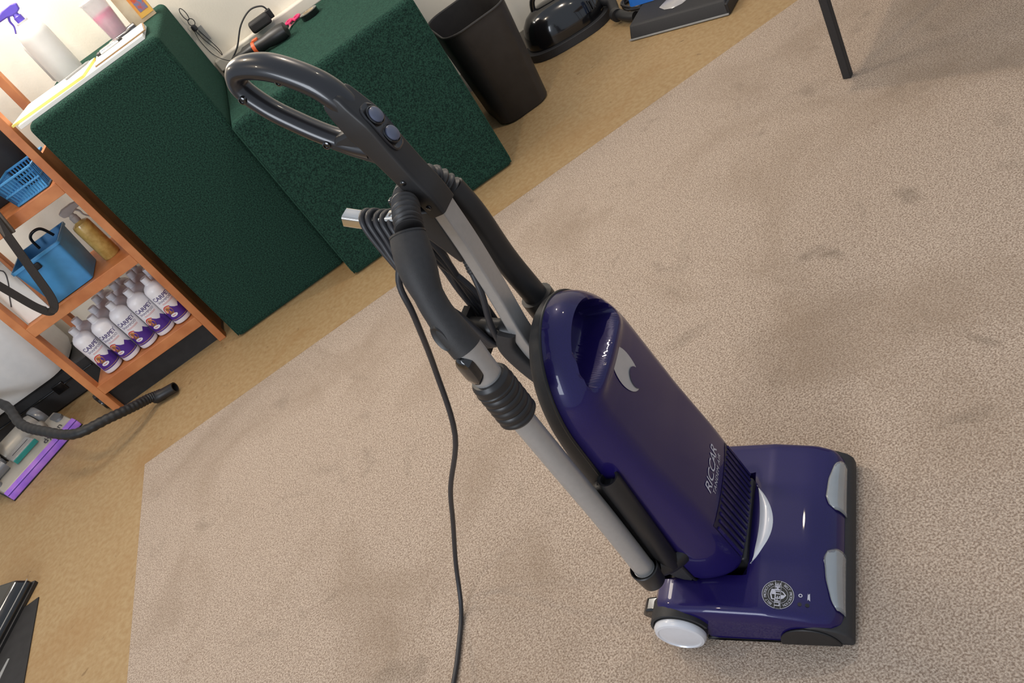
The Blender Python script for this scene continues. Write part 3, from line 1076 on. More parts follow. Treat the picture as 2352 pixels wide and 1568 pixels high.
RB = 0.0432
proto = {}
mb = MB().lathe([(0.036, 0.0), (0.0415, 0.003), (RB, 0.010), (RB, 0.175), (0.0415, 0.187), (0.034, 0.199), (0.024, 0.207), (0.018, 0.210), (0.018, 0.214), (0.014, 0.215)], 36)
proto['bottle_body'] = (mb, 'white_label', None)
mb = MB().lathe([(0.0165, 0.212), (0.017, 0.214), (0.017, 0.238), (0.0155, 0.241), (0.001, 0.241)], 28)
proto['screw_cap'] = (mb, 'cap_white', None)
mb = MB()
jag = [0.062, 0.075, 0.066, 0.084, 0.094, 0.080, 0.072, 0.086, 0.070, 0.060]
cyl_patch(mb, RB + 0.0004, -1.35, 1.35, 0.022, lambda t_: interp([(i / 9, j) for i, j in enumerate(jag)], t_), 36)
proto['label_band'] = (mb, 'label_purple', None)
mb = MB()
cyl_text(mb, 'CARPET', 0.0255, RB + 0.0004, 0.146, space=0.95, bold=0.0004)
cyl_text(mb, 'SHAMPOO', 0.0150, RB + 0.0004, 0.127, space=1.0)
proto['label_lettering'] = (mb, 'ink_purple', None)
mb = MB()
for z in (0.1145, 0.1105):
    cyl_patch(mb, RB + 0.0004, -0.55, 0.75, z, z + 0.0012, 14)
v, f = [], []
for i in range(15):
    a = math.radians(200 - 150 * i / 14)
    for r in (0.020, 0.0245):
        x, z = -0.020 + r * math.cos(a), 0.076 + r * 1.1 * math.sin(a)
        v.append(((RB + 0.0008) * math.sin(x / RB), -(RB + 0.0008) * math.cos(x / RB), z))
for i in range(14):
    f.append((2 * i, 2 * i + 1, 2 * i + 3, 2 * i + 2))
mb.add(v, f)
cyl_patch(mb, RB + 0.0014, -0.62, -0.28, 0.049, 0.0515, 8)
proto['label_red_marks'] = (mb, 'label_red', None)
mb = MB()


def cyl_disc(mb, R, x0, z0, rx, rz, n=20):
    v = [(R * math.sin(x0 / R), -R * math.cos(x0 / R), z0)]
    for k in range(n):
        t_ = 2 * PI * k / n
        x = x0 + rx * math.cos(t_)
        v.append((R * math.sin(x / R), -R * math.cos(x / R), z0 + rz * math.sin(t_)))
    mb.add(v, [(0, 1 + k, 1 + (k + 1) % n) for k in range(n)])


cyl_disc(mb, RB + 0.0007, -0.021, 0.076, 0.015, 0.021)
proto['label_picture'] = (mb, 'label_orange', None)
mb = MB()
cyl_disc(mb, RB + 0.0011, -0.019, 0.0505, 0.0165, 0.0085)
proto['label_oval'] = (mb, 'white_label', None)
mb = MB()
cyl_patch(mb, RB + 0.0007, -1.2, 1.2, 0.0275, 0.0295, 24)
proto['label_gold_line'] = (mb, 'amber', None)
pm = {}
for k_, (mb, m_, _) in proto.items():
    o = mb.build(k_, m_)
    pm[k_] = o.data
    bpy.data.objects.remove(o)
rows_n = ('front', 'second', 'third', 'back')
cols_n = ('leftmost', 'second from the left', 'middle', 'second from the right', 'rightmost')
for r_i in range(4):
    for c_i in range(5):
        if c_i == 0 and r_i > 1:
            continue
        x = -1.556 + 0.0935 * c_i + 0.004 * math.sin(r_i * 3 + c_i)
        y = 3.412 + 0.093 * r_i + 0.003 * math.cos(c_i * 2 + r_i)
        rot = (0.50, 0.12, 0.20, 0.22, 0.28)[c_i] + (0 if r_i == 0 else random.uniform(-0.3, 0.3))
        lab = 'white carpet shampoo bottle, %s in the %s row on the bottom shelf' % (cols_n[c_i], rows_n[r_i])
        bt = thing('shampoo_bottle', lab, 'bottle', (x, y, 0.1555), rot, 'shampoo bottles on the bottom shelf')
        for k_ in proto:
            if r_i > 0 and k_.startswith('label'):
                continue
            o = bpy.data.objects.new(k_, pm[k_])
            link(o, bt)

# ---- blue tote on the middle shelf
t = thing('blue_tote', 'open blue plastic tote with a black handle on the middle shelf', 'tote', (-1.415, 3.48, 0.5235), math.radians(2))
W_, D_, H_ = 0.095, 0.10, 0.195
loft([sec(W_, D_, 0.012, 0), sec(W_ + 0.012, D_ + 0.012, 0.014, H_), sec(W_ + 0.018, D_ + 0.018, 0.016, H_), sec(W_ + 0.018, D_ + 0.018, 0.016, H_ - 0.012), sec(W_ + 0.0115, D_ + 0.0115, 0.014, H_ - 0.012),
      sec(W_ + 0.011, D_ + 0.011, 0.013, H_ - 0.013), sec(W_ + 0.0095, D_ + 0.0095, 0.012, H_ + 0.0003), sec(W_ - 0.003, D_ - 0.003, 0.01, 0.004)]).build('tote_body', 'blue_plastic', t)
bx('finger_slot', 'dark_bag', -0.045, -0.002, -D_ - 0.0215, -D_ - 0.005, H_ - 0.045, H_ - 0.018, t, bevel=0.006)
MB().tube(spline([(-0.02, 0.06, H_ - 0.02), (-0.012, 0.05, H_ + 0.03), (0.02, 0.03, H_ + 0.05), (0.05, 0.04, H_ + 0.04), (0.062, 0.055, H_ - 0.01)], 6), 0.006, 10).build('handle', 'black_plastic', t)

# ---- amber spray bottle
def spray_bottle(name, label, loc, rz, R, H, mb_, mt_, sho=0.72, cat='bottle'):
    t = thing(name, label, cat, loc, rz)
    MB().lathe([(R * 0.9, 0), (R, 0.006), (R, H * sho), (R * 0.92, H * (sho * 0.45 + 0.53)), (R * 0.55, H * 0.95), (R * 0.40, H * 0.97), (R * 0.40, H)], 32).build('bottle_body', mb_, t)
    MB().lathe([(0.0165, H - 0.004), (0.0165, H + 0.020), (0.0125, H + 0.024), (0.011, H + 0.04), (0.002, H + 0.041)], 24).build('collar', mt_, t)
    # head: nozzle to -x, trigger below it
    MB().prism([(0.028, H + 0.036), (0.034, H + 0.058), (0.012, H + 0.066), (-0.03, H + 0.064), (-0.066, H + 0.053), (-0.066, H + 0.037), (-0.03, H + 0.036), (-0.010, H + 0.030), (0.010, H + 0.030)], -0.0125, 0.0125, 'y').build('spray_head', mt_, t, bevel=0.005)
    MB().tube(spline([(-0.022, 0, H + 0.04), (-0.034, 0, H + 0.022), (-0.036, 0, H + 0.0), (-0.050, 0, H - 0.022)], 5), [0.0075 - 0.00025 * i for i in range(16)], 10, ell=(1.3, 0.7), ref=(0, 1, 0)).build('trigger', mt_, t)
    MB().lathe([(0.0085, 0), (0.0085, 0.011), (0.004, 0.012), (0.004, 0.004)], 16, T4((-0.064, 0, H + 0.045), (0, -PI / 2, 0))).build('nozzle_tip', mt_, t)
    MB().tube([(0, 0, H), (0.01, 0, 0.01)], 0.0022, 6).build('dip_tube', 'white_cord', t)
    return t


spray_bottle('spray_bottle', 'spray bottle of amber liquid with clear trigger, beside the blue tote', (-1.232, 3.50, 0.5205), math.radians(200), 0.038, 0.190, 'amber', 'clear_pump', sho=0.86)
# ---- strap with buckle hanging over the shelf front
t = thing('webbing_strap', 'dark brown webbing strap with a buckle hanging in front of the blue tote', 'strap', (0, 0, 0))


def ribbon(pts, w, th, axis):
    P = spline(pts, 8)
    a = Vector(axis).normalized()
    v, f = [], []
    for i, p in enumerate(P):
        tg = (P[min(i + 1, len(P) - 1)] - P[max(i - 1, 0)]).normalized()
        aa = (a - tg * a.dot(tg)).normalized()
        n_ = tg.cross(aa)
        for sa, sb in ((-1, -1), (1, -1), (1, 1), (-1, 1)):
            v.append(p + aa * (w / 2 * sa) + n_ * (th / 2 * sb))
    for i in range(len(P) - 1):
        for k in range(4):
            k2 = (k + 1) % 4
            f.append((i * 4 + k, i * 4 + k2, i * 4 + 4 + k2, i * 4 + 4 + k))
    f += [(0, 1, 2, 3), tuple(len(P) * 4 - 4 + k for k in range(4))]
    return MB().add(v, f)


ribbon([(-1.352, 3.300, 1.02), (-1.365, 3.288, 0.92), (-1.385, 3.275, 0.82), (-1.412, 3.265, 0.70), (-1.436, 3.260, 0.60), (-1.458, 3.260, 0.558), (-1.492, 3.270, 0.548), (-1.520, 3.285, 0.585), (-1.545, 3.295, 0.68), (-1.57, 3.300, 0.80), (-1.59, 3.305, 0.95)], 0.044, 0.003, (0.9, -0.4, 0.2)).build('strap_band', 'webbing', t, angle=60)
b = MB().box(-0.023, 0.023, -0.006, 0.006, -0.055, 0.055)
b.v = [tuple(T4((-1.361, 3.288, 0.905), (0, math.radians(10), 0)) @ Vector(p)) for p in b.v]
b.build('buckle', 'buckle', t, bevel=0.004)
# ---- leaning sheets
b = MB().box(-0.055, 0.055, -0.002, 0.002, 0, 0.26)
o = b.build('paper_sheet', 'paper', smooth=False)
o.location = (-1.585, 3.385, 0.5235)
o.rotation_euler = (math.radians(-6), 0, 0)
tag(o, 'white sheet with a black line drawing leaning at the left of the middle shelf', 'paper')
dr = MB()
dr.tube(spline([(-0.05, -0.004, 0.235), (-0.01, -0.004, 0.242), (0.035, -0.004, 0.215), (0.015, -0.004, 0.17), (-0.02, -0.004, 0.13), (-0.05, -0.004, 0.09)], 5), 0.0022, 6).build('line_drawing', 'ink', o)
# ---- blue basket and dark bag on the upper shelf
t = thing('slotted_basket', 'small blue slotted plastic basket on the upper shelf', 'basket', (-1.235, 3.475, 0.8925), math.radians(-3))
b = MB()
wb, db, hb = 0.070, 0.085, 0.095
for (p0, p1, q0, q1) in (((-wb, -db), (wb, -db), (-wb - 0.015, -db - 0.015), (wb + 0.015, -db - 0.015)), ((wb, -db), (wb, db), (wb + 0.015, -db - 0.015), (wb + 0.015, db + 0.015)),
                         ((wb, db), (-wb, db), (wb + 0.015, db + 0.015), (-wb - 0.015, db + 0.015)), ((-wb, db), (-wb, -db), (-wb - 0.015, db + 0.015), (-wb - 0.015, -db - 0.015))):
    def P_(u, w_):
        lo = Vector((p0[0] + (p1[0] - p0[0]) * u, p0[1] + (p1[1] - p0[1]) * u, 0.0))
        hi = Vector((q0[0] + (q1[0] - q0[0]) * u, q0[1] + (q1[1] - q0[1]) * u, hb))
        return lo + (hi - lo) * w_
    b.tube([P_(0, 1), P_(1, 1)], 0.005, 6)
    b.tube([P_(0, 0.5), P_(1, 0.5)], 0.0045, 6)
    b.tube([P_(0, 0.03), P_(1, 0.03)], 0.005, 6)
    for k in range(13):
        u = k / 12
        b.tube([P_(u, 0), P_(u, 1)], 0.0032, 5)
b.build('basket_wall', 'blue_plastic', t)
bx('basket_floor', 'blue_plastic', -wb, wb, -db, db, 0.0, 0.005, t)
t = thing('black_bag', 'slumped black bag at the back of the upper shelf', 'bag', (-1.390, 3.662, 0.8925))
loft([sec(0.15, 0.05, 0.04, 0.0), sec(0.165, 0.066, 0.05, 0.04), sec(0.168, 0.068, 0.05, 0.16), sec(0.155, 0.06, 0.045, 0.26), sec(0.12, 0.03, 0.025, 0.31)]).build('bag_body', 'dark_bag', t)
MB().tube(spline([(-0.05, 0, 0.28), (-0.04, -0.01, 0.34), (0.02, -0.01, 0.36), (0.06, 0, 0.28)], 6), 0.008, 8).build('bag_handle', 'webbing', t)

# ---- papers and clipboard on the tall plinth
TZ = 1.1065
o = bx('paper_stack', 'paper', -0.27, 0.27, -0.14, 0.14, 0, 0.014, None, bevel=0.001)
o.location = (-0.790, 3.43, TZ)
o.rotation_euler = (0, 0, math.radians(2))
tag(o, 'thick stack of white papers lying along the tall green plinth', 'papers')
t = thing('yellow_pad', 'writing pad with yellow page edges on the left end of the paper stack', 'notepad', (-0.905, 3.435, TZ + 0.0145), math.radians(-5))
bx('pad_pages', 'paper_yellow', -0.17, 0.15, -0.125, 0.125, 0, 0.008, t)
bx('top_sheet', 'paper', -0.165, 0.147, -0.118, 0.122, 0.0082, 0.009, t)
MB().lathe([(0.004, 0), (0.004, 0.10), (0.0015, 0.112)], 10, T4((0.04, 0.03, 0.0135), (0, PI / 2, 0.5))).build('pen', 'strip_grey', t)
t = thing('clipboard', 'clipboard with a steel clip and keys on the right end of the paper stack', 'clipboard', (-0.655, 3.47, TZ + 0.0145), math.radians(6))
bx('board', 'card', -0.08, 0.14, -0.13, 0.10, 0, 0.004, t)
bx('sheet', 'paper', -0.075, 0.135, -0.128, 0.09, 0.0042, 0.007, t)
bx('clip', 'chrome', -0.05, 0.03, 0.02, 0.06, 0.007, 0.020, t, bevel=0.004)
for x in (-0.055, 0.035):
    MB().lathe([(0.012, 0), (0.012, 0.008), (0.005, 0.012), (0.001, 0.012)], 14, T4((x, 0.04, 0.0075))).build('clip_post', 'black_plastic', t)
t = thing('pocket_torch', 'short black torch lying on the papers beside the pink cup', 'torch', (-0.63, 3.615, TZ + 0.0185), math.radians(3))
MB().lathe([(0.004, -0.05), (0.011, -0.048), (0.011, 0.03), (0.017, 0.04), (0.018, 0.07), (0.015, 0.071)], 18, T4((0, 0, 0), (0, PI / 2, 0))).build('torch_body', 'gunmetal', t)
# spray bottle, jug, cup and carton standing behind the papers
t = spray_bottle('trigger_spray_bottle', 'frosted white spray bottle with a violet trigger head on the tall plinth', (-0.915, 3.800, 1.107), math.radians(4), 0.060, 0.242, 'frosted', 'pump_violet')
t = thing('frosted_bottle', 'plain frosted white bottle behind the violet spray bottle on the tall plinth', 'bottle', (-0.985, 3.955, 1.107), 0)
MB().lathe([(0.036, 0.0), (0.040, 0.006), (0.040, 0.15), (0.034, 0.175), (0.018, 0.19), (0.015, 0.20)], 30).build('bottle_body', 'frosted', t)
MB().lathe([(0.017, 0.198), (0.017, 0.225), (0.014, 0.228), (0.001, 0.228)], 22).build('screw_cap', 'cap_white', t)
t = thing('pink_cup', 'clear tapered cup half full of pink powder on the tall plinth', 'cup', (-0.648, 3.735, 1.107))
MB().lathe([(0.034, 0), (0.036, 0.002), (0.047, 0.165), (0.0475, 0.168), (0.045, 0.167), (0.034, 0.004)], 32).build('cup_wall', 'clear', t)
MB().lathe([(0.033, 0.004), (0.0415, 0.112), (0.038, 0.118), (0.001, 0.116)], 28).build('cup_filling', 'pink', t)
MB().lathe([(0.049, 0.164), (0.050, 0.172), (0.046, 0.176), (0.001, 0.177)], 28).build('cup_lid', 'clear', t)
t = thing('picture_carton', 'cream carton with an orange picture panel, right of the pink cup', 'box', (-0.548, 3.80, 1.107), math.radians(10))
bx('carton_body', 'carton', -0.05, 0.055, -0.04, 0.06, 0, 0.19, t, bevel=0.001)
bx('picture_panel', 'carton_print', -0.005, 0.053, -0.0415, -0.0395, 0.015, 0.185, t)
bx('picture', 'print_mix', 0.006, 0.044, -0.0425, -0.041, 0.035, 0.11, t)

# ---- things on the low plinth
LZ = 0.7555
t = thing('cordless_tool', 'black and orange cordless rotary tool lying on the low plinth by the wall', 'tool', (-0.245, 3.765, LZ + 0.0345), math.radians(-17))
MB().lathe([(0.005, -0.13), (0.020, -0.12), (0.024, -0.06), (0.028, -0.02), (0.027, 0.04), (0.032, 0.075), (0.034, 0.12), (0.030, 0.145), (0.004, 0.150)], 26, T4((0, 0, 0), (0, PI / 2, 0))).build('tool_body', 'black_plastic', t)
MB().lathe([(0.029, -0.018), (0.0295, -0.014), (0.0295, -0.006), (0.0285, -0.002)], 26, T4((0, 0, 0), (0, PI / 2, 0)), cap=False).build('orange_ring', 'orange', t)
bx('orange_switch', 'orange', -0.01, 0.018, -0.010, 0.010, 0.022, 0.034, t, bevel=0.003)
bx('battery', 'black_matte', -0.09, -0.005, 0.020, 0.07, -0.034, 0.020, t, bevel=0.008)
t = thing('charger_plug', 'black plug-in charger on the wall rail with its curved cable', 'charger', (-0.165, 3.995, 0.80))
bx('charger_body', 'black_matte', -0.075, 0.025, -0.040, 0.016, 0.002, 0.050, t, bevel=0.012)
bx('plug_stub', 'black_plastic', 0.02, 0.045, -0.02, 0.01, 0.012, 0.052, t, bevel=0.004)
MB().tube(spline([(0.035, -0.005, 0.045), (0.022, -0.005, 0.075), (-0.03, 0.0, 0.088), (-0.10, 0.0, 0.060), (-0.17, -0.01, 0.0), (-0.24, -0.03, -0.0385), (-0.19, -0.10, -0.0385), (-0.12, -0.115, -0.0385)], 7), 0.0036, 8).build('cable', 'cord', t)
t = thing('scissors', 'pink-handled scissors lying beside the cordless tool', 'scissors', (-0.080, 3.90, LZ + 0.007), math.radians(70))
for sgn in (-1, 1):
    ring = [(0.045 + 0.024 * math.cos(a), sgn * 0.020 + 0.015 * math.sin(a), 0.004) for a in [2 * PI * k / 20 for k in range(20)]]
    MB().tube(ring, 0.0058, 8, closed=True).build('finger_loop', 'scissor_pink', t)
    MB().prism([(0.025, sgn * 0.012), (0.018, sgn * 0.020), (-0.02, sgn * 0.006), (-0.10, sgn * 0.000), (-0.02, -sgn * 0.004)], -0.002 + 0.001 * sgn, 0.001 * sgn, 'z').build('blade', 'chrome', t)
t = thing('tape_roll', 'roll of black tape lying on the low plinth', 'tape', (0.010, 3.815, LZ))
MB().lathe([(0.027, 0.0), (0.041, 0.0), (0.042, 0.002), (0.042, 0.024), (0.040, 0.0255), (0.028, 0.0255), (0.027, 0.024), (0.027, 0.0)], 36, cap=False).build('tape_winding', 'black_gloss', t)
MB().lathe([(0.0265, 0.0005), (0.0268, 0.025), (0.025, 0.025), (0.025, 0.0005), (0.0265, 0.0005)], 30, cap=False).build('card_core', 'carton', t)
# cord bundle on the wall corner
t = thing('cable_tie_loop', 'knotted thin black cord hanging on the wall above the low plinth', 'cord', (-0.440, 4.052, 0.955))
loop_pts = [(0.006 + 0.010 * math.cos(a), -0.008, 0.062 + 0.028 * math.sin(a)) for a in [2 * PI * k / 20 - PI / 2 for k in range(20)]]
MB().tube(loop_pts, 0.0018, 6, closed=True).build('hanging_loop', 'cord', t)
loop_pts = [(0.010 + 0.013 * math.cos(a), -0.012, 0.022 + 0.016 * math.sin(a)) for a in [2 * PI * k / 20 for k in range(20)]]
MB().tube(loop_pts, 0.0018, 6, closed=True).build('side_loop', 'cord', t)
MB().lathe([(0.006, -0.014), (0.012, -0.010), (0.013, 0.0), (0.011, 0.010), (0.005, 0.013)], 16, T4((0.004, -0.012, -0.002))).build('knot', 'cord', t)
MB().tube(spline([(0.0, -0.012, -0.008), (0.006, -0.014, -0.06), (0.022, -0.02, -0.12), (0.026, -0.012, -0.155), (0.030, -0.012, -0.12), (0.012, -0.01, -0.02)], 6), 0.0016, 6).build('cord_end', 'cord', t)
MB().tube(spline([(-0.004, -0.012, -0.010), (-0.010, -0.03, -0.06), (0.004, -0.06, -0.13), (0.045, -0.09, -0.178), (0.10, -0.12, -0.194), (0.16, -0.15, -0.1955)], 6), 0.0016, 6).build('cord_tail', 'cord', t)
bx('cord_shadow_plate', 'strip_grey', 0.010, 0.034, -0.009, -0.006, -0.075, -0.008, t, bevel=0.001)  # flat grey plate standing in for the cord's shadow on the wall

# ---- black cylinder vacuum by the wall
t = thing('black_cylinder_vacuum', 'glossy black domed cylinder vacuum against the wall beyond the waste bin', 'vacuum cleaner', (0.97, 3.87, 0), math.radians(-12))
secs = []
for z, kx, ky in ((0.03, 1.0, 1.0), (0.07, 1.0, 0.98), (0.11, 0.96, 0.92), (0.15, 0.86, 0.80), (0.18, 0.70, 0.62), (0.20, 0.48, 0.40), (0.207, 0.2, 0.15)):
    secs.append([(0.20 * kx * (abs(math.cos(a)) ** 0.8) * (1 if math.cos(a) > 0 else -1) - 0.02 * (1 - kx), 0.115 * ky * math.sin(a), z) for a in [2 * PI * k / 40 for k in range(40)]])
loft(secs).build('domed_body', 'black_gloss', t)
loft([[(0.225 * (abs(math.cos(a)) ** 0.7) * (1 if math.cos(a) > 0 else -1), 0.135 * math.sin(a), z) for a in [2 * PI * k / 40 for k in range(40)]] for z in (0.0, 0.012, 0.034, 0.040)]).build('bumper', 'black_matte', t, bevel=0.003)
MB().tube(spline([(-0.10, 0, 0.185), (-0.075, 0, 0.245), (0.0, 0, 0.265), (0.07, 0, 0.245), (0.09, 0, 0.185)], 6), 0.013, 12).build('carry_handle', 'black_gloss', t)
for k in range(7):
    x = 0.095 + 0.011 * k
    MB().tube(spline([(x, -0.098 + 0.003 * k, 0.085), (x, -0.09 + 0.003 * k, 0.115), (x, -0.072, 0.143 - 0.003 * k)], 5), 0.0028, 6).build('vent_rib', 'black_plastic', t)
MB().tube(spline([(0.20, 0, 0.07), (0.235, -0.06, 0.06), (0.225, -0.16, 0.045), (0.25, -0.26, 0.038), (0.28, -0.31, 0.036)], 8), 0.023, 14).build('hose_stub', 'rubber', t)
MB().tube([(0.216, -0.175, 0.0445), (0.222, -0.205, 0.043)], 0.029, 18).build('hose_collar', 'black_plastic', t)
t = thing('coiled_cable', 'coiled black cable on the floor between the two black vacuums', 'cable', (1.26, 3.68, 0.008))
for k in range(1):
    pts = []
    for i in range(90):
        a = 2 * PI * i / 22
        pts.append(((0.052 + 0.006 * math.sin(i * 0.7)) * math.cos(a) * 0.9, (0.095 + 0.008 * math.sin(i * 0.43)) * math.sin(a), 0.001 + 0.0075 * (i // 22) + 0.002 * math.sin(i)))
    MB().tube(pts, 0.006, 8).build('cable_loops', 'cord', t)
tag(MB().tube(spline([(0.79, 4.046, 0.60), (0.80, 4.04, 0.35), (0.79, 4.035, 0.16), (0.745, 4.02, 0.05), (0.76, 3.99, 0.006)], 8), 0.004, 8).build('white_wall_cable', 'white_cord'), 'thin white cable running down the wall behind the waste bin', 'cable')
tag(MB().tube(spline([(0.30, 4.047, 0.36), (0.42, 4.046, 0.26), (0.60, 4.045, 0.18)], 8), 0.003, 8).build('black_wall_cable', 'cord'), 'thin black cable sloping along the wall behind the low plinth', 'cable')

# ---- black floor nozzle with a pale swoosh window and blue neck
t = thing('black_vacuum_head', 'black vacuum floor head with a pale swoosh window and blue neck near the carpet edge', 'vacuum head', (1.225, 3.222, 0.0), math.radians(-50.7))
# local x along the front edge, y backwards
loft([[(-0.228, 0, 0), (0.228, 0, 0), (0.225, 0.26, 0), (-0.20, 0.26, 0)], [(-0.228, 0.0, 0.012), (0.228, 0.0, 0.012), (0.225, 0.26, 0.012), (-0.20, 0.26, 0.012)],
      [(-0.222, 0.022, 0.060), (0.222, 0.022, 0.060), (0.215, 0.25, 0.105), (-0.175, 0.25, 0.105)]]).build('head_shell', 'black_matte', t, bevel=0.008)
bx('front_strip', 'strip_grey', -0.23, 0.23, -0.006, 0.004, 0.004, 0.010, t, bevel=0.001)
bx('end_bumper', 'rubber', 0.222, 0.236, 0.0, 0.20, 0.004, 0.05, t, bevel=0.004)
sw = [(-0.092, 0.085), (-0.06, 0.062), (-0.02, 0.056), (0.02, 0.068), (0.055, 0.10), (0.085, 0.145), (0.05, 0.150), (0.02, 0.138), (-0.005, 0.118), (-0.03, 0.128), (-0.065, 0.118)]
b = MB()
zz = lambda y: 0.060 + 0.045 * (y - 0.022) / 0.228
cen = (0.0, 0.10)
b.add([(cen[0], cen[1], zz(cen[1]) + 0.014)] + [(cen[0] + (x - cen[0]) * 0.8, cen[1] + (y - cen[1]) * 0.8, zz(y) + 0.010) for x, y in sw] + [(x, y, zz(y) + 0.0005) for x, y in sw],
      [(0, 1 + k, 1 + (k + 1) % 11) for k in range(11)] + [(1 + k, 12 + k, 12 + (k + 1) % 11, 1 + (k + 1) % 11) for k in range(11)])
b.build('swoosh_window', mat('swoosh', (170, 166, 164), 0.2, scale=30, var=0.1, coat=0.5), t)
loft([sec(0.075, 0.05, 0.03, 0.085, -0.19, 0.19), sec(0.07, 0.05, 0.03, 0.16, -0.19, 0.21), sec(0.06, 0.045, 0.03, 0.30, -0.18, 0.24)]).build('blue_neck', mat('blue_neck', (30, 96, 176), 0.4, scale=20, var=0.1), t)

# ---- white container on a black base left of the shelf unit
t = thing('white_container', 'big white rounded plastic container left of the shelf unit', 'container', (-2.14, 3.875, 0.156))
loft([sec(0.25, 0.11, 0.08, 0.0), sec(0.285, 0.145, 0.10, 0.012), sec(0.30, 0.16, 0.10, 0.05), sec(0.305, 0.162, 0.10, 0.50), sec(0.28, 0.14, 0.09, 0.54)]).build('container_body', 'white_plastic', t)
loft([sec(0.312, 0.168, 0.10, 0.50), sec(0.312, 0.168, 0.10, 0.525), sec(0.29, 0.15, 0.09, 0.545)]).build('container_lid', 'white_plastic', t)
t = thing('black_case', 'low black case on the floor under the white container', 'case', (-2.10, 3.90, 0))
loft([sec(0.33, 0.125, 0.03, 0.0), sec(0.34, 0.135, 0.03, 0.01), sec(0.34, 0.135, 0.03, 0.145), sec(0.33, 0.125, 0.03, 0.155)]).build('case_body', 'black_matte', t)
MB().tube([(-0.30, -0.136, 0.10), (0.32, -0.136, 0.10)], 0.005, 8).build('case_ridge', 'black_gloss', t)
bx('case_latch', 'black_gloss', 0.10, 0.16, -0.143, -0.133, 0.07, 0.12, t, bevel=0.003)

# ---- grey upright vacuum with violet bumper, by the left edge
A_ = math.atan2(0.247, 0.325)
t = thing('grey_upright_vacuum', 'grey upright vacuum with a violet front strip at the left edge of the picture', 'vacuum cleaner', (-2.0515, 3.3505, 0.0), A_)
b = MB()
prof = [(0.030, 0.006), (0.030, 0.046), (0.065, 0.060), (0.12, 0.070), (0.19, 0.072), (0.215, 0.055), (0.22, 0.006)]
b.prism([(y, z) for y, z in prof], -0.200, 0.200, 'x')
b.build('head_cover', 'grey_shell', t, bevel=0.007)
MB().prism([(0.0, 0.004), (0.0, 0.022), (0.008, 0.038), (0.034, 0.047), (0.034, 0.004)], -0.204, 0.204, 'x').build('violet_bumper', 'bumper_violet', t, bevel=0.003)
MB().tube([(-0.203, 0.006, 0.0335), (0.203, 0.006, 0.0335)], 0.0022, 6).build('bumper_groove', 'label_purple', t)
bx('sole_strip', 'black_plastic', -0.205, 0.205, -0.002, 0.21, 0.0, 0.005, t)
for x in (-0.188, 0.178):
    loft([sec(0.022, 0.05, 0.02, 0.050, x, 0.12), sec(0.020, 0.046, 0.019, 0.074, x, 0.12)]).build('end_cap', 'grey_mid', t)
vv, ff = text2d('dyson', 0.052, bold=0.0004)
MB().add([(0.105 + x * 0.85, 0.0525 + y * 0.72, 0.0475 + 0.0008 + (y * 0.72 + 0.0225) * 0.40) for x, y in vv], ff).build('brand_lettering', 'ink', t)
# hinge arms, motor barrel and wheels
MB().lathe([(0.02, -0.105), (0.058, -0.10), (0.064, -0.085), (0.064, 0.085), (0.058, 0.10), (0.02, 0.105)], 36, T4((0.03, 0.255, 0.066), (0, PI / 2, 0))).build('motor_barrel', 'grey_shell', t)
for x in (-0.10, 0.155):
    MB().lathe([(0.012, -0.022), (0.060, -0.020), (0.064, -0.012), (0.064, 0.012), (0.060, 0.020), (0.012, 0.022)], 36, T4((x, 0.275, 0.066), (0, PI / 2, 0))).build('wheel', 'grey_mid', t)
    MB().lathe([(0.016, -0.026), (0.016, 0.026)], 16, T4((x, 0.275, 0.066), (0, PI / 2, 0))).build('axle', 'black_gloss', t)
MB().tube(spline([(0.11, 0.20, 0.06), (0.115, 0.15, 0.085), (0.10, 0.11, 0.078)], 5), 0.022, 12).build('hinge_arm', 'grey_shell', t)
MB().lathe([(0.028, 0.0), (0.030, 0.01), (0.030, 0.07), (0.022, 0.075), (0.022, 0.10), (0.005, 0.101)], 22, T4((-0.10, 0.13, 0.095), (0, -PI / 2, 0))).build('duct_tube', 'grey_mid', t)
MB().lathe([(0.020, 0.10), (0.020, 0.14), (0.005, 0.141)], 18, T4((-0.10, 0.13, 0.095), (0, -PI / 2, 0))).build('duct_cuff', 'purple_dark', t)
bx('clear_window', 'clear', -0.075, 0.05, 0.09, 0.19, 0.068, 0.092, t, bevel=0.008)
bx('teal_edge', 'teal', -0.075, 0.05, 0.082, 0.090, 0.068, 0.090, t, bevel=0.002)
bx('instruction_line', 'ink', -0.055, 0.035, 0.135, 0.141, 0.0922, 0.0928, t)
MB().lathe([(0.078, 0.0), (0.085, 0.02), (0.085, 0.22), (0.095, 0.25), (0.095, 0.36), (0.06, 0.40)], 32, T4((-0.08, 0.235, 0.15), (math.radians(-4), math.radians(-52), 0))).build('dust_canister', 'grey_mid', t)
MB().lathe([(0.087, 0.05), (0.088, 0.06), (0.088, 0.065), (0.087, 0.07)], 32, T4((-0.08, 0.235, 0.15), (math.radians(-4), math.radians(-52), 0)), cap=False).build('canister_ring', 'chrome', t)

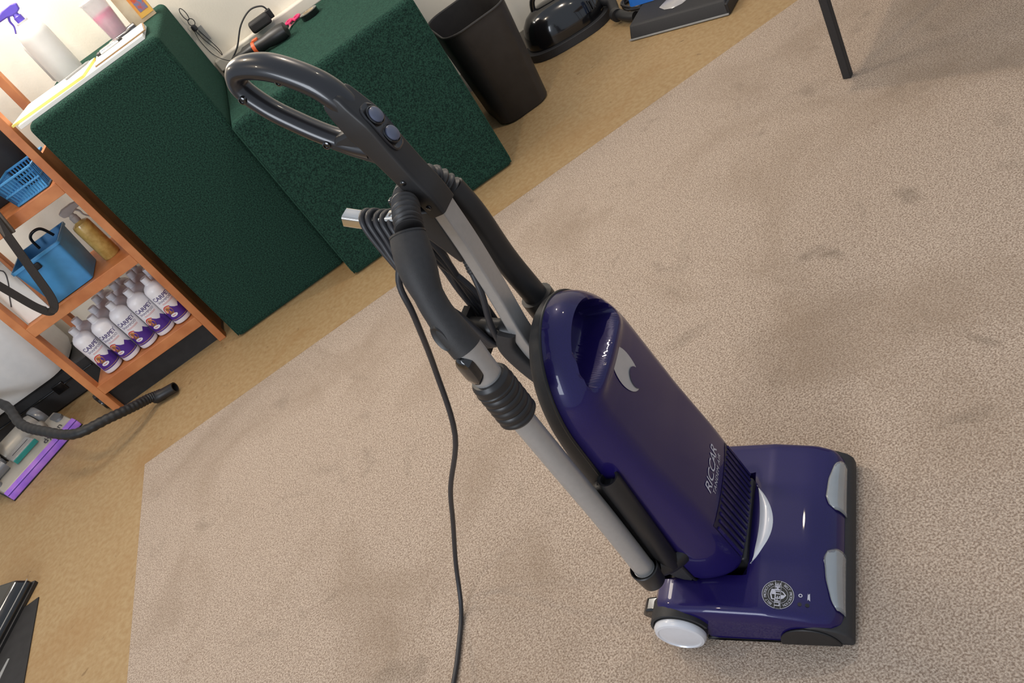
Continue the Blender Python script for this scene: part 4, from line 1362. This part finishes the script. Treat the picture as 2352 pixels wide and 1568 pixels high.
# ---- loose black hose over the grey vacuum
t = thing('black_hose', 'black ribbed hose arching over the grey vacuum, its open cuff beside the shelf unit', 'hose', (0, 0, 0))
hp = spline([(-2.62, 3.60, 0.52), (-2.38, 3.68, 0.37), (-2.12, 3.598, 0.262), (-1.973, 3.324, 0.222), (-1.852, 3.175, 0.200), (-1.706, 3.040, 0.170), (-1.576, 3.062, 0.130), (-1.500, 3.118, 0.085), (-1.454, 3.172, 0.050), (-1.415, 3.185, 0.030)], 20)
MB().tube(hp, [0.0205 + 0.0012 * math.sin(i * 1.6) for i in range(len(hp))], 18).build('hose_tube', 'rubber', t)
d_ = Vector((1, -0.25, 0)).normalized()
q4 = Matrix.Translation(Vector((-1.432, 3.182, 0.030))) @ d_.to_track_quat('Z', 'Y').to_matrix().to_4x4()
MB().lathe([(0.020, -0.02), (0.025, -0.01), (0.025, 0.025), (0.0225, 0.03), (0.0225, 0.095), (0.018, 0.095), (0.018, 0.02), (0.001, 0.018)], 24, q4).build('end_cuff', 'black_plastic', t)

# ---- dark castor under the shelf end
t = thing('black_castor', 'small black castor beside the lower left shelf post', 'castor', (-1.735, 3.46, 0.0), math.radians(20))
MB().lathe([(0.01, -0.012), (0.034, -0.011), (0.036, -0.006), (0.036, 0.006), (0.034, 0.011), (0.01, 0.012)], 26, T4((0, 0, 0.036), (0, PI / 2, 0))).build('wheel', 'black_gloss', t)
bx('fork', 'black_plastic', -0.016, 0.016, -0.02, 0.02, 0.045, 0.085, t, bevel=0.004)

# ---- black glossy floor head and black board at the lower left corner
t = thing('black_floor_head', 'glossy black vacuum floor head cut by the lower left picture edge', 'vacuum head', (-1.975, 2.535, 0.0), math.atan2(-0.24, -0.105) + PI)
# local: +x along its front edge away from the corner (towards the camera), y to the left picture edge
loft([[(0.012, -0.006, 0.012), (-0.36, -0.006, 0.012), (-0.36, 0.20, 0.012), (0.0, 0.20, 0.012)], [(0.010, -0.004, 0.030), (-0.36, -0.004, 0.030), (-0.36, 0.2, 0.030), (0.0, 0.2, 0.030)],
      [(-0.004, 0.022, 0.066), (-0.36, 0.022, 0.066), (-0.36, 0.2, 0.080), (-0.012, 0.2, 0.080)]]).build('head_cover', 'black_gloss', t, bevel=0.010)
bx('front_lip', 'black_plastic', -0.36, 0.014, -0.014, 0.01, 0.0, 0.016, t, bevel=0.003)
MB().tube([(-0.36, -0.0065, 0.040), (0.006, -0.0065, 0.040)], 0.002, 6).build('trim_line', 'strip_grey', t)
o = MB().prism([(-1.936, 2.452), (-1.922, 2.06), (-1.90, 1.70), (-2.4, 1.70), (-2.15, 2.2), (-2.02, 2.47 - 0.02)], 0.0, 0.004, 'z').build('rubber_mat', 'black_toe', smooth=False)
tag(o, 'thin black sheet lying flat on the floor in the lower left corner', 'mat')
o = MB().prism([(-2.045, 2.19), (-2.02, 2.24), (-2.012, 2.235), (-2.06, 2.10)], 0.0042, 0.0055, 'z').build('edge_strip', 'strip_grey', o, smooth=False)
